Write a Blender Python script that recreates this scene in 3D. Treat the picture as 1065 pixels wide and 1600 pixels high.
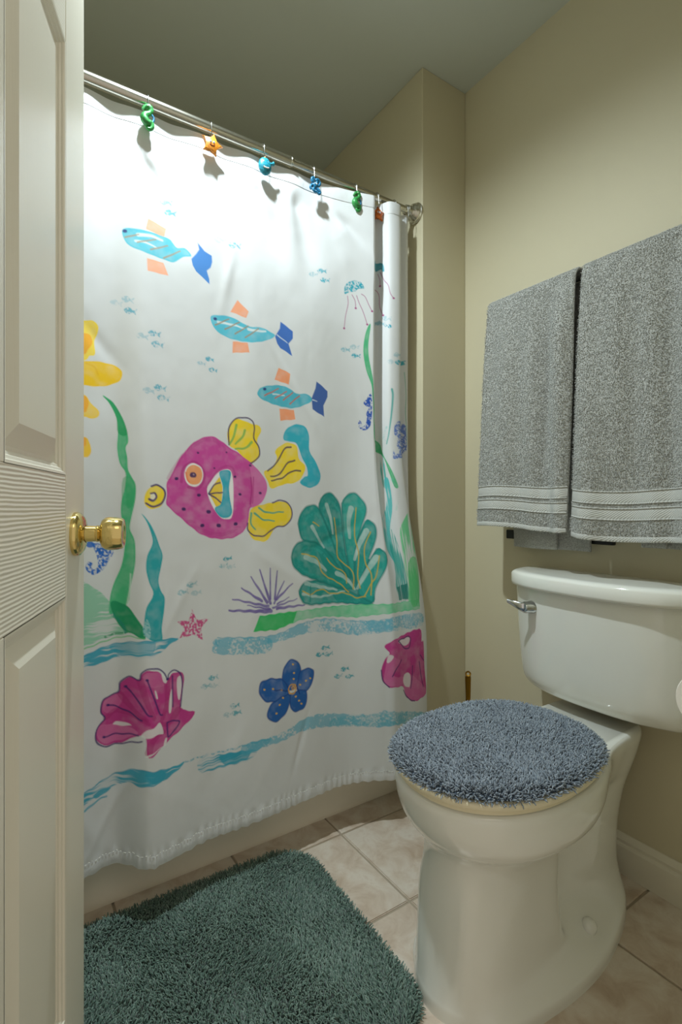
import bpy, bmesh, math, random
import numpy as np
from mathutils import Vector, Matrix

for o in list(bpy.data.objects):
    bpy.data.objects.remove(o, do_unlink=True)
scene = bpy.context.scene
COL = scene.collection
PI = math.pi
rng = np.random.RandomState(7)

# ------------------------------------------------------------------ camera
CAM_H = 0.975            # lens height; horizon of the photo at y = 788 of 1600
YAW = math.radians(33.4)  # the lens looks 33.4 degrees from the long wall direction
cam_d = bpy.data.cameras.new('camera')
cam = bpy.data.objects.new('camera', cam_d)
COL.objects.link(cam)
cam.location = (0, 0, CAM_H)
cam.rotation_euler = (PI / 2, 0, -YAW)
cam_d.sensor_fit = 'HORIZONTAL'
cam_d.sensor_width = 24.0
cam_d.lens = 799.0 / 1065.0 * 24.0
cam_d.shift_y = (788.0 - 800.0) / 1065.0
cam_d.clip_start = 0.01
scene.camera = cam

# ------------------------------------------------------------------ world, light, exposure
world = bpy.data.worlds.new('world')
scene.world = world
world.use_nodes = True
bgn = world.node_tree.nodes['Background']
bgn.inputs['Color'].default_value = (1.0, 0.93, 0.82, 1)
bgn.inputs['Strength'].default_value = 0.48

LAMP = (0.33, 1.04, 2.432)     # recessed downlight in the ceiling, above the frame
ld = bpy.data.lights.new('downlight_bulb', 'SPOT')
ld.energy = 71
ld.color = (0.83, 0.95, 1.0)
ld.shadow_soft_size = 0.03
ld.spot_size = math.radians(153)
ld.spot_blend = 0.85
lo = bpy.data.objects.new('downlight_bulb', ld)
COL.objects.link(lo)
lo.location = (LAMP[0], LAMP[1], 2.425)

hd = bpy.data.lights.new('hall_fill_light', 'AREA')   # unseen warm fill, added behind the camera to lift the shadows
hd.shape = 'RECTANGLE'
hd.size = 0.7
hd.size_y = 0.5
hd.energy = 1.6
hd.color = (1.0, 0.91, 0.78)
ho = bpy.data.objects.new('hall_fill_light', hd)
COL.objects.link(ho)
ho.location = (0.22, -0.55, 2.3)
ho.rotation_euler = (math.radians(38), 0, 0)

vs = scene.view_settings
vs.view_transform = 'Standard'
vs.look = 'None'
vs.exposure = 0.30
vs.gamma = 1.0
vs.use_curve_mapping = False


# ------------------------------------------------------------------ helpers
def srgb(r, g, b):
    f = lambda c: (c / 255 / 12.92) if c / 255 <= 0.04045 else ((c / 255 + 0.055) / 1.055) ** 2.4
    return (f(r), f(g), f(b))


class Mat:
    def __init__(self, name, color=(.8, .8, .8), rough=.5, metal=0.0, **kw):
        self.m = bpy.data.materials.new(name)
        self.m.use_nodes = True
        self.nt = self.m.node_tree
        self.b = self.nt.nodes['Principled BSDF']
        self.b.inputs['Base Color'].default_value = (*color, 1)
        self.b.inputs['Roughness'].default_value = rough
        self.b.inputs['Metallic'].default_value = metal
        for k, v in kw.items():
            self.b.inputs[k].default_value = v

    def n(self, t, **kw):
        nd = self.nt.nodes.new(t)
        for k, v in kw.items():
            if k in nd.inputs.keys():
                nd.inputs[k].default_value = v
            else:
                setattr(nd, k, v)
        return nd

    def l(self, a, b):
        self.nt.links.new(a, b)

    def coord(self, scale=(1, 1, 1), kind='Object', rot=(0, 0, 0)):
        tc = self.n('ShaderNodeTexCoord')
        mp = self.n('ShaderNodeMapping')
        mp.inputs['Scale'].default_value = scale
        mp.inputs['Rotation'].default_value = rot
        self.l(tc.outputs[kind], mp.inputs['Vector'])
        return mp.outputs[0]

    def noise(self, vec, scale, detail=3, rough=.5, dist=0):
        nz = self.n('ShaderNodeTexNoise')
        nz.inputs['Scale'].default_value = scale
        nz.inputs['Detail'].default_value = detail
        nz.inputs['Roughness'].default_value = rough
        nz.inputs['Distortion'].default_value = dist
        self.l(vec, nz.inputs['Vector'])
        return nz.outputs['Fac']

    def ramp(self, fac, stops):
        r = self.n('ShaderNodeValToRGB')
        e = r.color_ramp.elements
        while len(e) < len(stops):
            e.new(.5)
        for el, (p, c) in zip(e, stops):
            el.position = p
            el.color = (*c, 1)
        self.l(fac, r.inputs[0])
        return r.outputs[0]

    def base(self, out):
        self.l(out, self.b.inputs['Base Color'])

    def bump(self, h, strength=.3, dist=.002, prev=None):
        bp = self.n('ShaderNodeBump')
        bp.inputs['Strength'].default_value = strength
        bp.inputs['Distance'].default_value = dist
        self.l(h, bp.inputs['Height'])
        if prev is not None:
            self.l(prev, bp.inputs['Normal'])
        self.l(bp.outputs[0], self.b.inputs['Normal'])
        return bp.outputs[0]


def link(o, parent=None):
    COL.objects.link(o)
    if parent is not None:
        o.parent = parent
    return o


def tag(o, label=None, cat=None, group=None, kind=None):
    if label: o['label'] = label
    if cat: o['category'] = cat
    if group: o['group'] = group
    if kind: o['kind'] = kind
    return o


def empty(name, loc=(0, 0, 0), rz=0.0):
    o = bpy.data.objects.new(name, None)
    o.empty_display_size = .05
    COL.objects.link(o)
    o.location = loc
    o.rotation_euler = (0, 0, rz)
    return o


def mesh_obj(name, verts, faces, mat, parent=None, smooth=False):
    me = bpy.data.meshes.new(name)
    me.from_pydata([tuple(v) for v in verts], [], [tuple(int(i) for i in f) for f in faces])
    me.update()
    if smooth:
        me.polygons.foreach_set('use_smooth', np.ones(len(me.polygons), bool))
    o = bpy.data.objects.new(name, me)
    if mat is not None:
        me.materials.append(mat.m)
    return link(o, parent)


def fast_mesh(name, V, loops, sizes, mat, parent=None, smooth=True):
    me = bpy.data.meshes.new(name)
    V = np.ascontiguousarray(V, np.float32)
    loops = np.ascontiguousarray(loops, np.int32).ravel()
    me.vertices.add(len(V)); me.vertices.foreach_set('co', V.ravel())
    me.loops.add(len(loops)); me.loops.foreach_set('vertex_index', loops)
    n = len(sizes)
    me.polygons.add(n)
    st = np.zeros(n, np.int32); st[1:] = np.cumsum(sizes)[:-1]
    me.polygons.foreach_set('loop_start', st)
    me.polygons.foreach_set('use_smooth', np.full(n, smooth, bool))
    me.update(calc_edges=True)
    me.validate()
    o = bpy.data.objects.new(name, me)
    me.materials.append(mat.m)
    return link(o, parent)


def grid_obj(name, V, mat, parent=None, smooth=True, flip=False):
    """V: (n, m, 3) grid of points."""
    n, m = V.shape[:2]
    i = np.arange(n * m).reshape(n, m)
    q = np.stack([i[:-1, :-1], i[1:, :-1], i[1:, 1:], i[:-1, 1:]], -1).reshape(-1, 4)
    if flip: q = q[:, ::-1]
    return fast_mesh(name, V.reshape(-1, 3), q, np.full(len(q), 4, np.int32), mat, parent, smooth)


def bm_obj(name, bm, mat, parent=None, smooth=False, angle=None):
    me = bpy.data.meshes.new(name)
    bmesh.ops.recalc_face_normals(bm, faces=bm.faces)
    bm.to_mesh(me); bm.free()
    if smooth:
        me.polygons.foreach_set('use_smooth', np.ones(len(me.polygons), bool))
        if angle is not None:
            try:
                me.set_sharp_from_angle(angle=math.radians(angle))
            except Exception:
                pass
    me.materials.append(mat.m)
    o = bpy.data.objects.new(name, me)
    return link(o, parent)


def box(name, x0, x1, y0, y1, z0, z1, mat, parent=None, bev=0.0, seg=2):
    bm = bmesh.new()
    bmesh.ops.create_cube(bm, size=1)
    for v in bm.verts:
        v.co = ((x0 + x1) / 2 + v.co.x * (x1 - x0), (y0 + y1) / 2 + v.co.y * (y1 - y0), (z0 + z1) / 2 + v.co.z * (z1 - z0))
    if bev > 0:
        bmesh.ops.bevel(bm, geom=list(bm.edges), offset=bev, segments=seg, affect='EDGES', profile=.5)
    return bm_obj(name, bm, mat, parent)


def crom(P, n, closed=False):
    """Catmull-Rom through points; n samples per span."""
    P = np.asarray(P, float)
    if closed:
        Q = np.vstack([P[-1], P, P[0], P[1]])
    else:
        Q = np.vstack([2 * P[0] - P[1], P, 2 * P[-1] - P[-2]])
    out = []
    t = np.linspace(0, 1, n, endpoint=False)[:, None]
    for k in range(1, len(Q) - 2):
        a, b, c, d = Q[k - 1], Q[k], Q[k + 1], Q[k + 2]
        out.append(.5 * (2 * b + (c - a) * t + (2 * a - 5 * b + 4 * c - d) * t ** 2 + (3 * b - a - 3 * c + d) * t ** 3))
    out = np.vstack(out)
    if not closed:
        out = np.vstack([out, P[-1]])
    return out


def sweep(path, rad, sides=10, caps=True, up=(0, 0, 1)):
    """tube along a path; rad scalar or array."""
    path = np.asarray(path, float)
    n = len(path)
    rad = np.broadcast_to(np.asarray(rad, float), (n,))
    T = np.gradient(path, axis=0)
    T /= np.linalg.norm(T, axis=1)[:, None] + 1e-12
    u = np.array(up, float)
    if abs(T[0] @ u) > .95: u = np.array([1., 0, 0])
    V = []
    nrm = u - T[0] * (u @ T[0])
    nrm /= np.linalg.norm(nrm)
    for k in range(n):
        nrm = nrm - T[k] * (nrm @ T[k]); nrm /= np.linalg.norm(nrm)
        bn = np.cross(T[k], nrm)
        a = np.arange(sides) * 2 * PI / sides
        V.append(path[k] + rad[k] * (np.cos(a)[:, None] * nrm + np.sin(a)[:, None] * bn))
    V = np.vstack(V)
    F = []
    for k in range(n - 1):
        for s in range(sides):
            s2 = (s + 1) % sides
            F.append((k * sides + s, k * sides + s2, (k + 1) * sides + s2, (k + 1) * sides + s))
    if caps:
        F.append(tuple(range(sides))[::-1])
        F.append(tuple((n - 1) * sides + s for s in range(sides)))
    return V, F


def tube(name, path, rad, mat, parent=None, sides=10, up=(0, 0, 1)):
    V, F = sweep(path, rad, sides, True, up)
    o = mesh_obj(name, V, F, mat, parent, True)
    try:
        o.data.set_sharp_from_angle(angle=math.radians(50))
    except Exception:
        pass
    return o


def lathe(name, prof, origin, axis, mat, parent=None, sides=40, sharp=40):
    """prof: list of (radius, distance along axis)."""
    axis = Vector(axis).normalized()
    u = axis.orthogonal().normalized()
    w = axis.cross(u)
    bm = bmesh.new()
    rings = []
    for r, d in prof:
        c = Vector(origin) + axis * d
        if r < 1e-6:
            rings.append([bm.verts.new(c)])
        else:
            rings.append([bm.verts.new(c + u * r * math.cos(2 * PI * k / sides) + w * r * math.sin(2 * PI * k / sides)) for k in range(sides)])
    for A, B in zip(rings[:-1], rings[1:]):
        for k in range(sides):
            k2 = (k + 1) % sides
            if len(A) == 1 and len(B) == 1: continue
            if len(A) == 1: bm.faces.new((A[0], B[k], B[k2]))
            elif len(B) == 1: bm.faces.new((A[k], A[k2], B[0]))
            else: bm.faces.new((A[k], A[k2], B[k2], B[k]))
    return bm_obj(name, bm, mat, parent, True, sharp)


def loft(name, rings, mat, parent=None, cap0=True, cap1=True, smooth=True, angle=50):
    bm = bmesh.new()
    R = [[bm.verts.new(p) for p in ring] for ring in rings]
    n = len(R[0])
    for A, B in zip(R[:-1], R[1:]):
        for k in range(n):
            k2 = (k + 1) % n
            bm.faces.new((A[k], A[k2], B[k2], B[k]))
    if cap0: bm.faces.new(R[0][::-1])
    if cap1: bm.faces.new(R[-1])
    return bm_obj(name, bm, mat, parent, smooth, angle)


def prism(name, pts2, thick, frame, mat, parent=None, bev=0.0):
    """extrude a 2D outline; frame = (origin, ex, ey); thickness along -(ex x ey)... puffed edge by bevel."""
    O, ex, ey = (np.asarray(a, float) for a in frame)
    nz = np.cross(ex, ey)
    bm = bmesh.new()
    a = [bm.verts.new(O + p[0] * ex + p[1] * ey + nz * thick / 2) for p in pts2]
    b = [bm.verts.new(O + p[0] * ex + p[1] * ey - nz * thick / 2) for p in pts2]
    fa = bm.faces.new(a); fb = bm.faces.new(b[::-1])
    n = len(a)
    for k in range(n):
        bm.faces.new((a[k], b[k], b[(k + 1) % n], a[(k + 1) % n]))
    if bev > 0:
        eds = list(set(list(fa.edges) + list(fb.edges)))
        bmesh.ops.bevel(bm, geom=eds, offset=bev, segments=3, affect='EDGES', profile=.5)
    return bm_obj(name, bm, mat, parent, True, 60)


def blob(name, c, r, mat, parent=None, seg=14, rot=None):
    bm = bmesh.new()
    bmesh.ops.create_uvsphere(bm, u_segments=seg, v_segments=max(6, seg // 2 + 2), radius=1)
    M = Matrix.Translation(Vector(c)) @ (rot.to_4x4() if rot is not None else Matrix.Identity(4)) @ Matrix.Diagonal((r[0], r[1], r[2], 1))
    bm.transform(M)
    return bm_obj(name, bm, mat, parent, True)


# value noise on arrays
def vnoise(x, y, seed, n=64):
    g = np.random.RandomState(seed).rand(n, n)
    x = np.asarray(x, float); y = np.asarray(y, float)
    xi = np.floor(x).astype(int); yi = np.floor(y).astype(int)
    fx = x - xi; fy = y - yi
    fx = fx * fx * (3 - 2 * fx); fy = fy * fy * (3 - 2 * fy)
    a = g[xi % n, yi % n]; b = g[(xi + 1) % n, yi % n]; c = g[xi % n, (yi + 1) % n]; d = g[(xi + 1) % n, (yi + 1) % n]
    return (a * (1 - fx) + b * fx) * (1 - fy) + (c * (1 - fx) + d * fx) * fy


def fnoise(x, y, seed, oct=3):
    s = 0; w = 0; a = 1.0
    for k in range(oct):
        s = s + a * vnoise(np.asarray(x) * 2 ** k, np.asarray(y) * 2 ** k, seed + k); w += a; a *= .5
    return s / w


# ------------------------------------------------------------------ materials
M = {}
m = M['wall'] = Mat('wall_paint', srgb(200, 191, 162), .6)
v = m.coord()
m.bump(m.noise(v, 260, 3), .12, .001)
m = M['ceiling'] = Mat('ceiling_paint', srgb(192, 196, 186), .85)
m.bump(m.noise(m.coord(), 220, 3), .12, .001)
m = M['trim'] = Mat('trim_paint', srgb(222, 216, 198), .35)
M['grout'] = Mat('grout', srgb(172, 158, 138), .9)
M['grout'].bump(M['grout'].noise(M['grout'].coord(), 400, 2), .3, .001)

m = M['tile'] = Mat('floor_tile', (.5, .45, .4), .32)
oi = m.n('ShaderNodeObjectInfo')
va = m.n('ShaderNodeVectorMath', operation='MULTIPLY_ADD')
tc = m.n('ShaderNodeTexCoord')
m.l(tc.outputs['Object'], va.inputs[0]); va.inputs[1].default_value = (1, 1, 1)
cmb = m.n('ShaderNodeCombineXYZ')
sc_ = m.n('ShaderNodeMath', operation='MULTIPLY'); sc_.inputs[1].default_value = 37.0
m.l(oi.outputs['Random'], sc_.inputs[0])
m.l(sc_.outputs[0], cmb.inputs['X']); m.l(sc_.outputs[0], cmb.inputs['Z'])
m.l(cmb.outputs[0], va.inputs[2])
n1 = m.noise(va.outputs[0], 14, 6, .62, .6)
m.base(m.ramp(n1, [(.28, srgb(186, 164, 142)), (.48, srgb(208, 192, 174)), (.62, srgb(218, 207, 192)), (.8, srgb(196, 175, 154))]))
m.bump(m.noise(va.outputs[0], 60, 4), .15, .001)

m = M['door'] = Mat('door_paint', srgb(226, 221, 205), .34)
v = m.coord((90, 90, 3.2))
m.bump(m.noise(v, 3.0, 5, .6, .7), .22, .0008)
m = M['door_rail'] = Mat('door_paint_cross_grain', srgb(226, 221, 205), .34)
wv = m.n('ShaderNodeTexWave', wave_type='BANDS', bands_direction='Z')
wv.inputs['Scale'].default_value = 66.0
wv.inputs['Distortion'].default_value = 5.5
wv.inputs['Detail'].default_value = 3.0
wv.inputs['Detail Scale'].default_value = .35
m.l(m.coord((.22, .22, 1)), wv.inputs['Vector'])
m.bump(wv.outputs['Fac'], .42, .0012)

m = M['brass'] = Mat('polished_brass', srgb(224, 200, 132), .13, 1.0)
m.bump(m.noise(m.coord(), 90, 2), .03, .001)
M['old_brass'] = Mat('aged_brass', srgb(150, 112, 40), .3, 1.0)
M['nickel'] = Mat('brushed_nickel', srgb(196, 192, 180), .22, 1.0)
m = M['nickel']
m.bump(m.noise(m.coord((4, 300, 300)), 2, 2), .05, .0005)
M['chrome'] = Mat('chrome', srgb(205, 208, 210), .1, 1.0)
M['wire'] = Mat('steel_wire', srgb(190, 190, 188), .18, 1.0)
M['black'] = Mat('black_plastic', (.004, .004, .004), .5)

m = M['china'] = Mat('vitreous_china', srgb(232, 232, 224), .09)
m.b.inputs['Coat Weight'].default_value = .4
m.b.inputs['Coat Roughness'].default_value = .04
M['seat'] = Mat('seat_plastic', srgb(232, 222, 192), .3)
m = M['tub'] = Mat('tub_enamel', srgb(242, 233, 214), .25)
m.bump(m.noise(m.coord(), 30, 2), .03, .001)

m = M['cloth'] = Mat('printed_curtain_cloth', (.8, .8, .8), .62)
at = m.n('ShaderNodeAttribute', attribute_name='print')
m.base(at.outputs['Color'])
wvx = m.noise(m.coord((1, 1, 1)), 900, 2)
m.bump(wvx, .10, .0004)
m.b.inputs['Sheen Weight'].default_value = .1
m.b.inputs['Specular IOR Level'].default_value = .35
m = M['hem'] = Mat('curtain_hem_cloth', (.70, .715, .72), .6)
m.bump(m.noise(m.coord((60, 60, 25)), 1.3, 3), .5, .0016)
M['thread'] = Mat('white_thread', srgb(228, 226, 214), .7)

m = M['terry'] = Mat('grey_terry', (.3, .3, .3), .95)
v = m.coord()
n1 = m.noise(v, 330, 3, .7)
m.base(m.ramp(n1, [(.30, srgb(126, 126, 120)), (.5, srgb(168, 168, 162)), (.68, srgb(196, 196, 190))]))
m.bump(n1, .9, .003)
m.b.inputs['Sheen Weight'].default_value = .25
m = M['terry_band'] = Mat('grey_woven_band', srgb(166, 166, 158), .8)
wv = m.n('ShaderNodeTexWave', wave_type='BANDS', bands_direction='DIAGONAL')
wv.inputs['Scale'].default_value = 110.0
wv.inputs['Distortion'].default_value = .6
m.l(m.coord(), wv.inputs['Vector'])
m.base(m.ramp(wv.outputs['Fac'], [(.1, srgb(164, 164, 158)), (.8, srgb(204, 204, 198))]))
m.bump(wv.outputs['Fac'], .5, .0008)
M['terry_loop'] = Mat('grey_terry_loops', srgb(150, 150, 142), .95)


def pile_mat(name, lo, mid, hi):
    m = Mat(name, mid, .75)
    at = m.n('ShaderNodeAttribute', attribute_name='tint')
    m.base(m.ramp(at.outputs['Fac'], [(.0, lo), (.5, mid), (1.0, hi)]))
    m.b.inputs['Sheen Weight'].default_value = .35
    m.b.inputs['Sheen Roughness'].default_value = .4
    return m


M['rug'] = pile_mat('green_pile', srgb(56, 80, 70), srgb(90, 118, 106), srgb(142, 166, 153))
M['rug_back'] = Mat('green_backing', srgb(48, 68, 62), .95)
M['cover'] = pile_mat('blue_grey_pile', srgb(92, 103, 114), srgb(130, 142, 154), srgb(176, 186, 196))
M['cover_back'] = Mat('blue_grey_backing', srgb(70, 82, 96), .95)
M['paper'] = Mat('toilet_paper', srgb(238, 234, 224), .95)
M['paper'].bump(M['paper'].noise(M['paper'].coord(), 220, 2), .3, .0006)
M['card'] = Mat('cardboard', srgb(160, 130, 95), .9)


def toy(name, c, spots=None):
    m = Mat(name, srgb(*c), .4)
    n1 = m.noise(m.coord(), 190, 3)
    d = tuple(int(k * .72) for k in c)
    m.base(m.ramp(n1, [(.35, srgb(*d)), (.6, srgb(*c))]))
    m.bump(n1, .2, .001)
    return m


M['toy_green'] = toy('painted_green', (52, 150, 72))
M['toy_orange'] = toy('painted_orange', (236, 146, 40))
M['toy_orange2'] = toy('painted_deep_orange', (228, 116, 34))
M['toy_teal'] = toy('painted_teal', (34, 148, 170))
M['toy_blue'] = toy('painted_blue', (26, 122, 168))
M['toy_white'] = Mat('painted_white', srgb(232, 226, 214), .4)
M['toy_eye'] = Mat('painted_eye_blue', srgb(60, 100, 190), .3)
M['toy_red'] = Mat('painted_red_brown', srgb(150, 62, 24), .4)

# ------------------------------------------------------------------ room shell
XA = 1.374      # long wall with the towels and the toilet
YR = 1.279      # short return wall
XE = 1.170      # end wall of the tub alcove
YT = 1.352      # tub apron
XL = -0.352     # left wall
YB = 2.115      # back wall of the alcove
YF = 0.200      # inner face of the door wall
CZ = 2.440      # ceiling


def struct(o):
    o['kind'] = 'structure'
    return o


struct(box('wall_right', XA, XA + .12, YF - .12, YR + .4, 0, CZ, M['wall']))
struct(box('wall_return', XE, XA, YR, YB + .12, 0, CZ, M['wall'], bev=.003))
struct(box('wall_back', XL - .12, XE, YB, YB + .12, 0, CZ, M['wall']))
struct(box('wall_left', XL - .12, XL, YF - .12, YB, 0, CZ, M['wall']))
struct(box('wall_front', .632, XA, YF - .12, YF, 0, CZ, M['wall']))
struct(box('wall_front_hinge_side', XL, -.150, YF - .12, YF, 0, CZ, M['wall']))
struct(box('wall_front_lintel', -.150, .632, YF - .12, YF, 2.075, CZ, M['wall']))
# ceiling with the round hole of the downlight left in it
bm = bmesh.new()
x0, x1, y0, y1 = XL - .12, XA + .12, YF - .12, YB + .12
nn = 32
ring = [bm.verts.new((LAMP[0] + .062 * math.cos(2 * PI * k / nn), LAMP[1] + .062 * math.sin(2 * PI * k / nn), CZ)) for k in range(nn)]
sq = []
for k in range(nn):
    c, s = math.cos(2 * PI * k / nn), math.sin(2 * PI * k / nn)
    t = min(((x1 if c > 0 else x0) - LAMP[0]) / c if abs(c) > 1e-9 else 1e9, ((y1 if s > 0 else y0) - LAMP[1]) / s if abs(s) > 1e-9 else 1e9)
    sq.append(bm.verts.new((LAMP[0] + t * c, LAMP[1] + t * s, CZ)))
for k in range(nn):
    bm.faces.new((ring[k], ring[(k + 1) % nn], sq[(k + 1) % nn], sq[k]))
cn = [((x1, y1), 0, 8), ((x0, y1), 8, 16), ((x0, y0), 16, 24), ((x1, y0), 24, 32)]
for (cx_, cy_), a, b in cn:
    cv = bm.verts.new((cx_, cy_, CZ))
    best = [k for k in range(a, b) if abs(sq[k].co.x - cx_) > 1e-6 or abs(sq[k].co.y - cy_) > 1e-6]
    for k in range(a, b):
        p, q = sq[k], sq[(k + 1) % nn]
        if abs(p.co.x - q.co.x) > 1e-6 and abs(p.co.y - q.co.y) > 1e-6:
            bm.faces.new((p, q, cv))
            cv = None
            break
geo = bmesh.ops.extrude_face_region(bm, geom=list(bm.faces))
for vv in [g for g in geo['geom'] if isinstance(g, bmesh.types.BMVert)]:
    vv.co.z += .1
struct(bm_obj('ceiling', bm, M['ceiling']))

dl = empty('recessed_downlight', (LAMP[0], LAMP[1], CZ))
lathe('trim_ring', [(.061, .02), (.061, -.001), (.082, -.001), (.084, -.004), (.080, -.006), (.059, -.003), (.055, .02)], (0, 0, 0), (0, 0, 1), M['trim'], dl, 40)
lathe('reflector_can', [(.056, .0), (.050, .09), (0, .09)], (0, 0, 0), (0, 0, 1), M['trim'], dl, 32)
M['lens'] = Mat('lit_lens', (1, 1, 1), .4)
M['lens'].b.inputs['Emission Color'].default_value = (0.83, 0.95, 1.0, 1)
M['lens'].b.inputs['Emission Strength'].default_value = 3.0
lathe('lens', [(0, .040), (.052, .040)], (0, 0, 0), (0, 0, 1), M['lens'], dl, 32)
tag(dl, 'white round recessed downlight set into the bathroom ceiling', 'light')

# floor: grout bed with each tile a piece of its own
fl = struct(box('floor', XL - .12, XA + .12, YF - .75, YB + .12, -.12, -.0035, M['grout']))
P_ = .305
gx0, gy0 = .833, .957
bm = bmesh.new()
bmesh.ops.create_cube(bm, size=1)
for vv in bm.verts:
    vv.co = (vv.co.x * (P_ - .006), vv.co.y * (P_ - .006), vv.co.z * .012)
bmesh.ops.bevel(bm, geom=[e for e in bm.edges if all(vv.co.z > 0 for vv in e.verts)], offset=.0022, segments=2, affect='EDGES')
tile_me = bpy.data.meshes.new('tile')
bm.to_mesh(tile_me); bm.free()
tile_me.materials.append(M['tile'].m)
for i in range(-4, 2):
    for j in range(-5, 2):
        xa, xb = gx0 + i * P_, gx0 + (i + 1) * P_
        ya, yb = gy0 + j * P_, gy0 + (j + 1) * P_
        ca, cb = max(xa, XL), min(xb, XA)
        da, db = max(ya, YF - .73), min(yb, YT + .02)
        if cb - ca < .02 or db - da < .02: continue
        if abs(cb - ca - P_) < 1e-4 and abs(db - da - P_) < 1e-4:
            o = bpy.data.objects.new('tile', tile_me)
            link(o, fl)
            o.location = ((xa + xb) / 2, (ya + yb) / 2, -.006)
        else:
            box('tile', ca + .003, cb - .003, da + .003, db - .003, -.012, 0, M['tile'], fl, .002)


def board(name, p0, p1, nrm, mat):
    """baseboard profile swept from p0 to p1; nrm points into the room."""
    prof = [(0, 0), (.014, 0), (.014, .072), (.012, .078), (.009, .080), (.010, .088), (.006, .096), (.003, .102), (0, .103)]
    V = []; F = []
    for p in (p0, p1):
        for d, z in prof:
            V.append((p[0] + nrm[0] * d, p[1] + nrm[1] * d, z))
    n = len(prof)
    for k in range(n):
        F.append((k, (k + 1) % n, n + (k + 1) % n, n + k))
    F.append(tuple(range(n))[::-1]); F.append(tuple(range(n, 2 * n)))
    bm = bmesh.new()
    vs_ = [bm.verts.new(q) for q in V]
    for f in F: bm.faces.new([vs_[k] for k in f])
    return struct(bm_obj(name, bm, mat))


board('baseboard_right', (XA, YF), (XA, YR), (-1, 0), M['trim'])
board('baseboard_return', (XE, YR), (XA - .014, YR), (0, -1), M['trim'])
board('baseboard_front', (.695, YF), (XA - .014, YF), (0, 1), M['trim'])
board('baseboard_left', (XL, YF), (XL, YT), (1, 0), M['trim'])
struct(box('trim_1', .632, .692, YF, YF + .014, 0, 2.135, M['trim'], bev=.004))
struct(box('trim_2', -.212, -.152, YF, YF + .014, 0, 2.135, M['trim'], bev=.004))
struct(box('trim_3', -.212, .692, YF, YF + .014, 2.135, 2.195, M['trim'], bev=.004))
struct(box('trim_4', .620, .632, YF - .12, YF, 0, 2.063, M['trim'], bev=.001))
struct(box('trim_5', -.150, -.140, YF - .12, YF, 0, 2.063, M['trim'], bev=.001))
struct(box('trim_6', -.140, .620, YF - .12, YF, 2.063, 2.075, M['trim'], bev=.001))

# ------------------------------------------------------------------ six panel door, swung into the room
DW, DT, DZ0, DZ1 = .762, .035, .036, 2.055
door = struct(empty('door_1', (-.1365, .2047, 0), math.atan2(.9466, .3225)))
SX = [(0, .110), (.337, .425), (.652, DW)]
box('stile', 0, .110, 0, DT, DZ0, DZ1, M['door'], door, .0012, 1)
box('stile', .652, DW, 0, DT, DZ0, DZ1, M['door'], door, .0012, 1)
RZ = [(DZ0, .242), (.843, 1.017), (1.632, 1.735), (1.935, DZ1)]
for a, b in RZ:
    box('rail', .1101, .6519, .0003, DT - .0003, a, b, M['door_rail'], door, .0010, 1)
PZ = [(.242, .843), (1.017, 1.632), (1.735, 1.935)]
for a, b in PZ:
    box('mullion', .337, .425, .0002, DT - .0002, a, b, M['door'], door, .0008, 1)
PROF = [(0, .0), (.0035, .0004), (.0050, .0030), (.0085, .0038), (.0100, .0066), (.0135, .0074), (.0150, .0100), (.0200, .0102), (.0430, .0022), (.0455, .0014)]
for (a, b) in PZ:
    for (c, d) in ((.110, .337), (.425, .652)):
        bm = bmesh.new()
        for side in (0, 1):
            loops = []
            for off, dep in PROF:
                yy = dep if side == 0 else DT - dep
                loops.append([bm.verts.new(p) for p in ((c + off, yy, a + off), (d - off, yy, a + off), (d - off, yy, b - off), (c + off, yy, b - off))])
            for A, B in zip(loops[:-1], loops[1:]):
                for k in range(4):
                    bm.faces.new((A[k], A[(k + 1) % 4], B[(k + 1) % 4], B[k]))
            bm.faces.new(loops[-1])
        bm_obj('panel', bm, M['door'], door)
KX, KZ = .762 - .0595, .930
ko = (KX, 0, KZ)
lathe('rosette', [(0, 0), (.0330, 0), (.0335, .004), (.0320, .008), (.026, .0125), (.020, .0145), (.0135, .0155)], ko, (0, -1, 0), M['brass'], door, 56)
kn = lathe('knob', [(.0125, .014), (.0120, .030), (.0128, .031), (.0128, .033), (.0118, .034), (.0150, .0365), (.0215, .039), (.0248, .0435), (.0258, .0500), (.0250, .060), (.0238, .0665), (.0222, .0690), (.0170, .0690), (.0150, .0675), (0, .0672)], ko, (0, -1, 0), M['brass'], door, 56)
lathe('rosette', [(0, 0), (.0330, 0), (.0335, .004), (.0320, .008), (.020, .0145), (.0135, .0155)], (KX, DT, KZ), (0, 1, 0), M['brass'], door, 40)
lathe('knob', [(.0125, .014), (.0120, .033), (.0215, .039), (.0258, .0500), (.0238, .0665), (.0170, .0690), (0, .0672)], (KX, DT, KZ), (0, 1, 0), M['brass'], door, 40)
box('latch_plate', DW - .0004, DW + .001, .005, .030, KZ - .028, KZ + .028, M['brass'], door, .0004, 1)
for z in (.25, 1.02, 1.82):
    lathe('hinge', [(0, -.045), (.006, -.045), (.006, .045), (0, .045)], (-.004, DT + .004, z), (0, 0, 1), M['brass'], door, 14)

# ------------------------------------------------------------------ bathtub
tub = empty('bathtub', (XL, YT, 0))
TX = XE - XL - .004
x0, x1 = .003, TX
prof = [(.000, 0), (-.001, .012), (.003, .02), (.010, .33), (.003, .345), (-.004, .36), (-.004, .385), (.002, .395), (.015, .400)]
V = []
for xx in np.linspace(x0, x1, 24):
    V.append([(xx, y, z) for y, z in prof])
grid_obj('apron', np.array(V), M['tub'], tub, True)


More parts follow.
